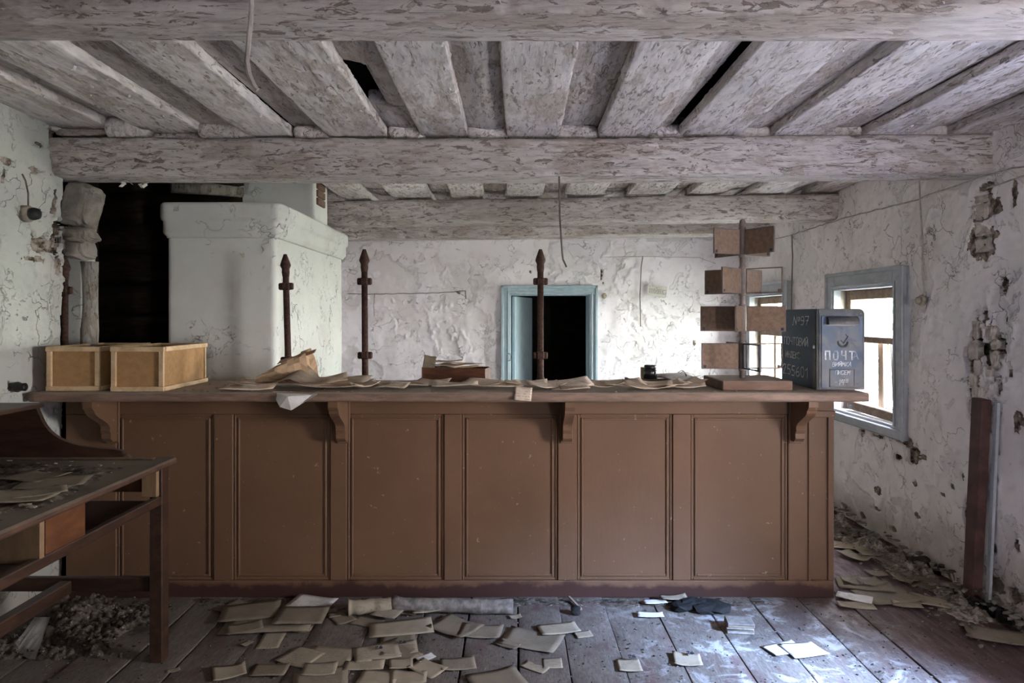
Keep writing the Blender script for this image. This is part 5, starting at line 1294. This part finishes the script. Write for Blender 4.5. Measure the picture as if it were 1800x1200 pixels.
wire(wr, .0045, 'wall_cable', 'wire', 'whitewashed electric cable running along the top of the right wall')
wire([onright(px, py, XR-.03) for px, py in [(1616, 305), (1617, 350), (1620, 395), (1622, 430), (1621, 470), (1625, 520)]], .0055, 'wall_cable', 'wire', 'whitewashed cable dropping to the round switch right of the window')
wire([onright(px, py, XR-.03) for px, py in [(1392, 412), (1393, 450), (1392, 490), (1391, 545), (1391, 600)]], .005, 'wall_cable', 'wiregrey', 'cable dropping down the right wall behind the mailbox')
wire([onright(px, py, XR-.03) for px, py in [(1735, 330), (1760, 322), (1800, 310), (1840, 300)]], .004, 'wall_cable', 'wire', 'short second cable above the damaged patch at the right edge')
c_ = onright(1622, 528, XR-.02); sw = empty('wall_switch', c_, 'round dirty ceramic switch on the right wall beside the window', 'switch')
mb = MB(); mb.lathe([(.034, 0), (.034, .012), (.028, .02)], (0, 0, 0), 18, Matrix.Translation(c_) @ Matrix.Rotation(R(-90), 4, 'Y')); mb.build('switch_base', M['knob'], sw)
mb = MB(); mb.lathe([(.022, .02), (.022, .034), (.015, .04)], (0, 0, 0), 16, Matrix.Translation(c_) @ Matrix.Rotation(R(-90), 4, 'Y')); mb.build('switch_cap', M['knob'], sw)
# back wall
yb = YB-.035
wire([at(612, 516, yb), at(660, 517, yb), at(700, 516, yb), at(760, 515, yb), at(818, 511, yb)], .004, 'wall_string', 'wiregrey', 'thin string stretched across the back wall right of the stove')
wire([at(818, 510, yb), at(819, 525, yb)], .005, 'nail', 'wiregrey', 'bent nail holding the end of the string on the back wall', 'nail')
wire([at(659, 516, yb), at(657, 535, yb), at(658, 556, yb)], .003, 'string_end', 'wiregrey', 'loose string end hanging from the stretched string', 'string')
wire([at(1057, 452, yb), at(1130, 451, yb), at(1190, 452, yb), at(1230, 453, yb), at(1258, 463, yb)], .004, 'wall_cable', 'wire', 'thin cable running sideways high on the back wall right of the doorway')
wire([at(1130, 450, yb), at(1127, 470, yb), at(1125, 520, yb), at(1126, 574, yb)], .0055, 'wall_cable', 'wiregrey', 'cable hanging down the back wall beside the pinned notice')
c_ = Vector(at(1062, 520, YB-.02)); mb = MB(); mb.lathe([(.030, 0), (.030, .012), (.018, .022)], (0, 0, 0), 16, Matrix.Translation(c_) @ Matrix.Rotation(R(90), 4, 'X')); mb.build('ceramic_rosette', M['knob'], label='round ceramic cable rosette right of the doorway', cat='fitting')
# notice
a = at(1139, 500, YB-.04); T = Matrix.Translation((a.x, YB-.045, a.z)) @ Matrix.Rotation(R(7), 4, 'Y')
mb = MB(); mb.box((0, -.001, -.115), (.21, .001, 0), 0, T); nt = mb.build('pinned_notice', M['paperwhite'], label='small white printed notice pinned crookedly to the back wall', cat='notice')
mb = MB()
for r_ in range(4):
    x_ = .02
    while x_ < .18:
        l_ = rr2.uniform(.006, .02); mb.box((x_, -.0022, -.045-r_*.014), (x_+l_, -.0012, -.039-r_*.014), 0, T); x_ += l_+.006
mb.box((.095, -.0022, -.03), (.105, -.0012, -.018), 0, T); mb.build('printed_lines', M['wiregrey'], nt)
# left wall fitting
c_ = Vector((XL+.02, 3.38, 2.005)); sk = empty('wall_fitting', c_, 'black round electric fitting on a ceramic base on the left wall', 'fitting')
mb = MB(); mb.lathe([(.042, -.02), (.042, .01), (.034, .02)], (0, 0, 0), 18, Matrix.Translation(c_) @ Matrix.Rotation(R(90), 4, 'Y')); mb.build('fitting_base', M['knob'], sk)
mb = MB(); mb.lathe([(.030, .02), (.032, .035), (.026, .055), (.012, .058)], (0, 0, 0), 18, Matrix.Translation(c_) @ Matrix.Rotation(R(90), 4, 'Y')); mb.build('fitting_cap', M['black'], sk)
mb = MB(); mb.tube([c_+Vector((.005, 0, .03)), c_+Vector((.012, -.01, .10)), c_+Vector((.006, -.02, .16)), c_+Vector((.0, -.035, .19))], .004, 6); mb.build('fitting_wire', M['wiregrey'], sk)
c_ = Vector((XL+.015, 3.31, 1.155)); mb = MB(); mb.lathe([(.022, -.02), (.026, .01), (.018, .03), (.02, .045), (.01, .05)], (0, 0, 0), 16, Matrix.Translation(c_) @ Matrix.Rotation(R(90), 4, 'Y')); mb.build('cable_insulator', M['black'], label='small black insulator on the left wall at counter height', cat='fitting')

mb = MB(); rq = random.Random(2)
for k in range(7): mb.blob((2.545+rq.uniform(-.02, .03), 5.02+rq.uniform(-.06, .06), .822+rq.uniform(0, .02)), (.03, .035, .022), k, 2, .3)
mb.build('pale_blue_rag', M['ragblue'], label='small crumpled pale blue rag on the window sill below the mailbox', cat='rag')
mb = MB()
for k in range(9): mb.blob((2.66+rq.uniform(-.03, .03), 4.66+rq.uniform(-.12, .12), .825+rq.uniform(0, .02)), (.028, .05, .018), k+9, 2, .3)
mb.build('crumpled_foil', M['casing'], label='grey crumpled sheeting lying in the bottom of the nearer window', cat='sheeting')
# ================================================================ outside
mb = MB(); mb.box((XR+.3, -6, -.9), (30, 22, -.6)); mb.build('ground', M['grass'], kind='structure')
def bush(c, r, h, seed, label):
    rb = random.Random(seed); e = empty('leafy_bush', (c[0], c[1], -.6), label, 'bush', 'bushes outside the windows')
    mb = MB(); mb.tube([(c[0], c[1], -.6), (c[0]+.1, c[1], h*.5)], [.06, .03], 8); mb.build('trunk', M['sashdark'], e)
    n = 900; ctr = np.array(c[:3]); v = []; f = []
    for k in range(n):
        d = Vector((rb.gauss(0, 1), rb.gauss(0, 1), rb.gauss(0, 1))).normalized()*rb.random()**.4; p = Vector((c[0]+d.x*r, c[1]+d.y*r, h*.5+d.z*h*.5)); Mr = Euler((rb.uniform(0, 6), rb.uniform(0, 6), 0)).to_matrix(); s_ = rb.uniform(.05, .11)
        i0 = len(v); v += [tuple(p+Mr @ Vector(q)*s_) for q in ((-1, 0, 0), (0, -.5, .1), (1, 0, 0), (0, .5, .1))]; f.append((i0, i0+1, i0+2, i0+3))
    me = bpy.data.meshes.new('foliage'); me.from_pydata(v, [], f); me.materials.append(M['foliage']); tag(link_mesh('foliage', me, e), kind='stuff')
bush((5.4, 11.2), 1.0, 2.4, 3, 'leafy bush outside, seen through the upper pane of the nearer window')
bush((4.7, 4.4), 1.1, 2.8, 5, 'unseen leafy bush added outside close to the house to dim the back wall')  # out of view, added to block light falling on the back wall
bush((6.0, 18.0), 1.2, 2.2, 4, 'leafy bush outside, beyond the farther window')
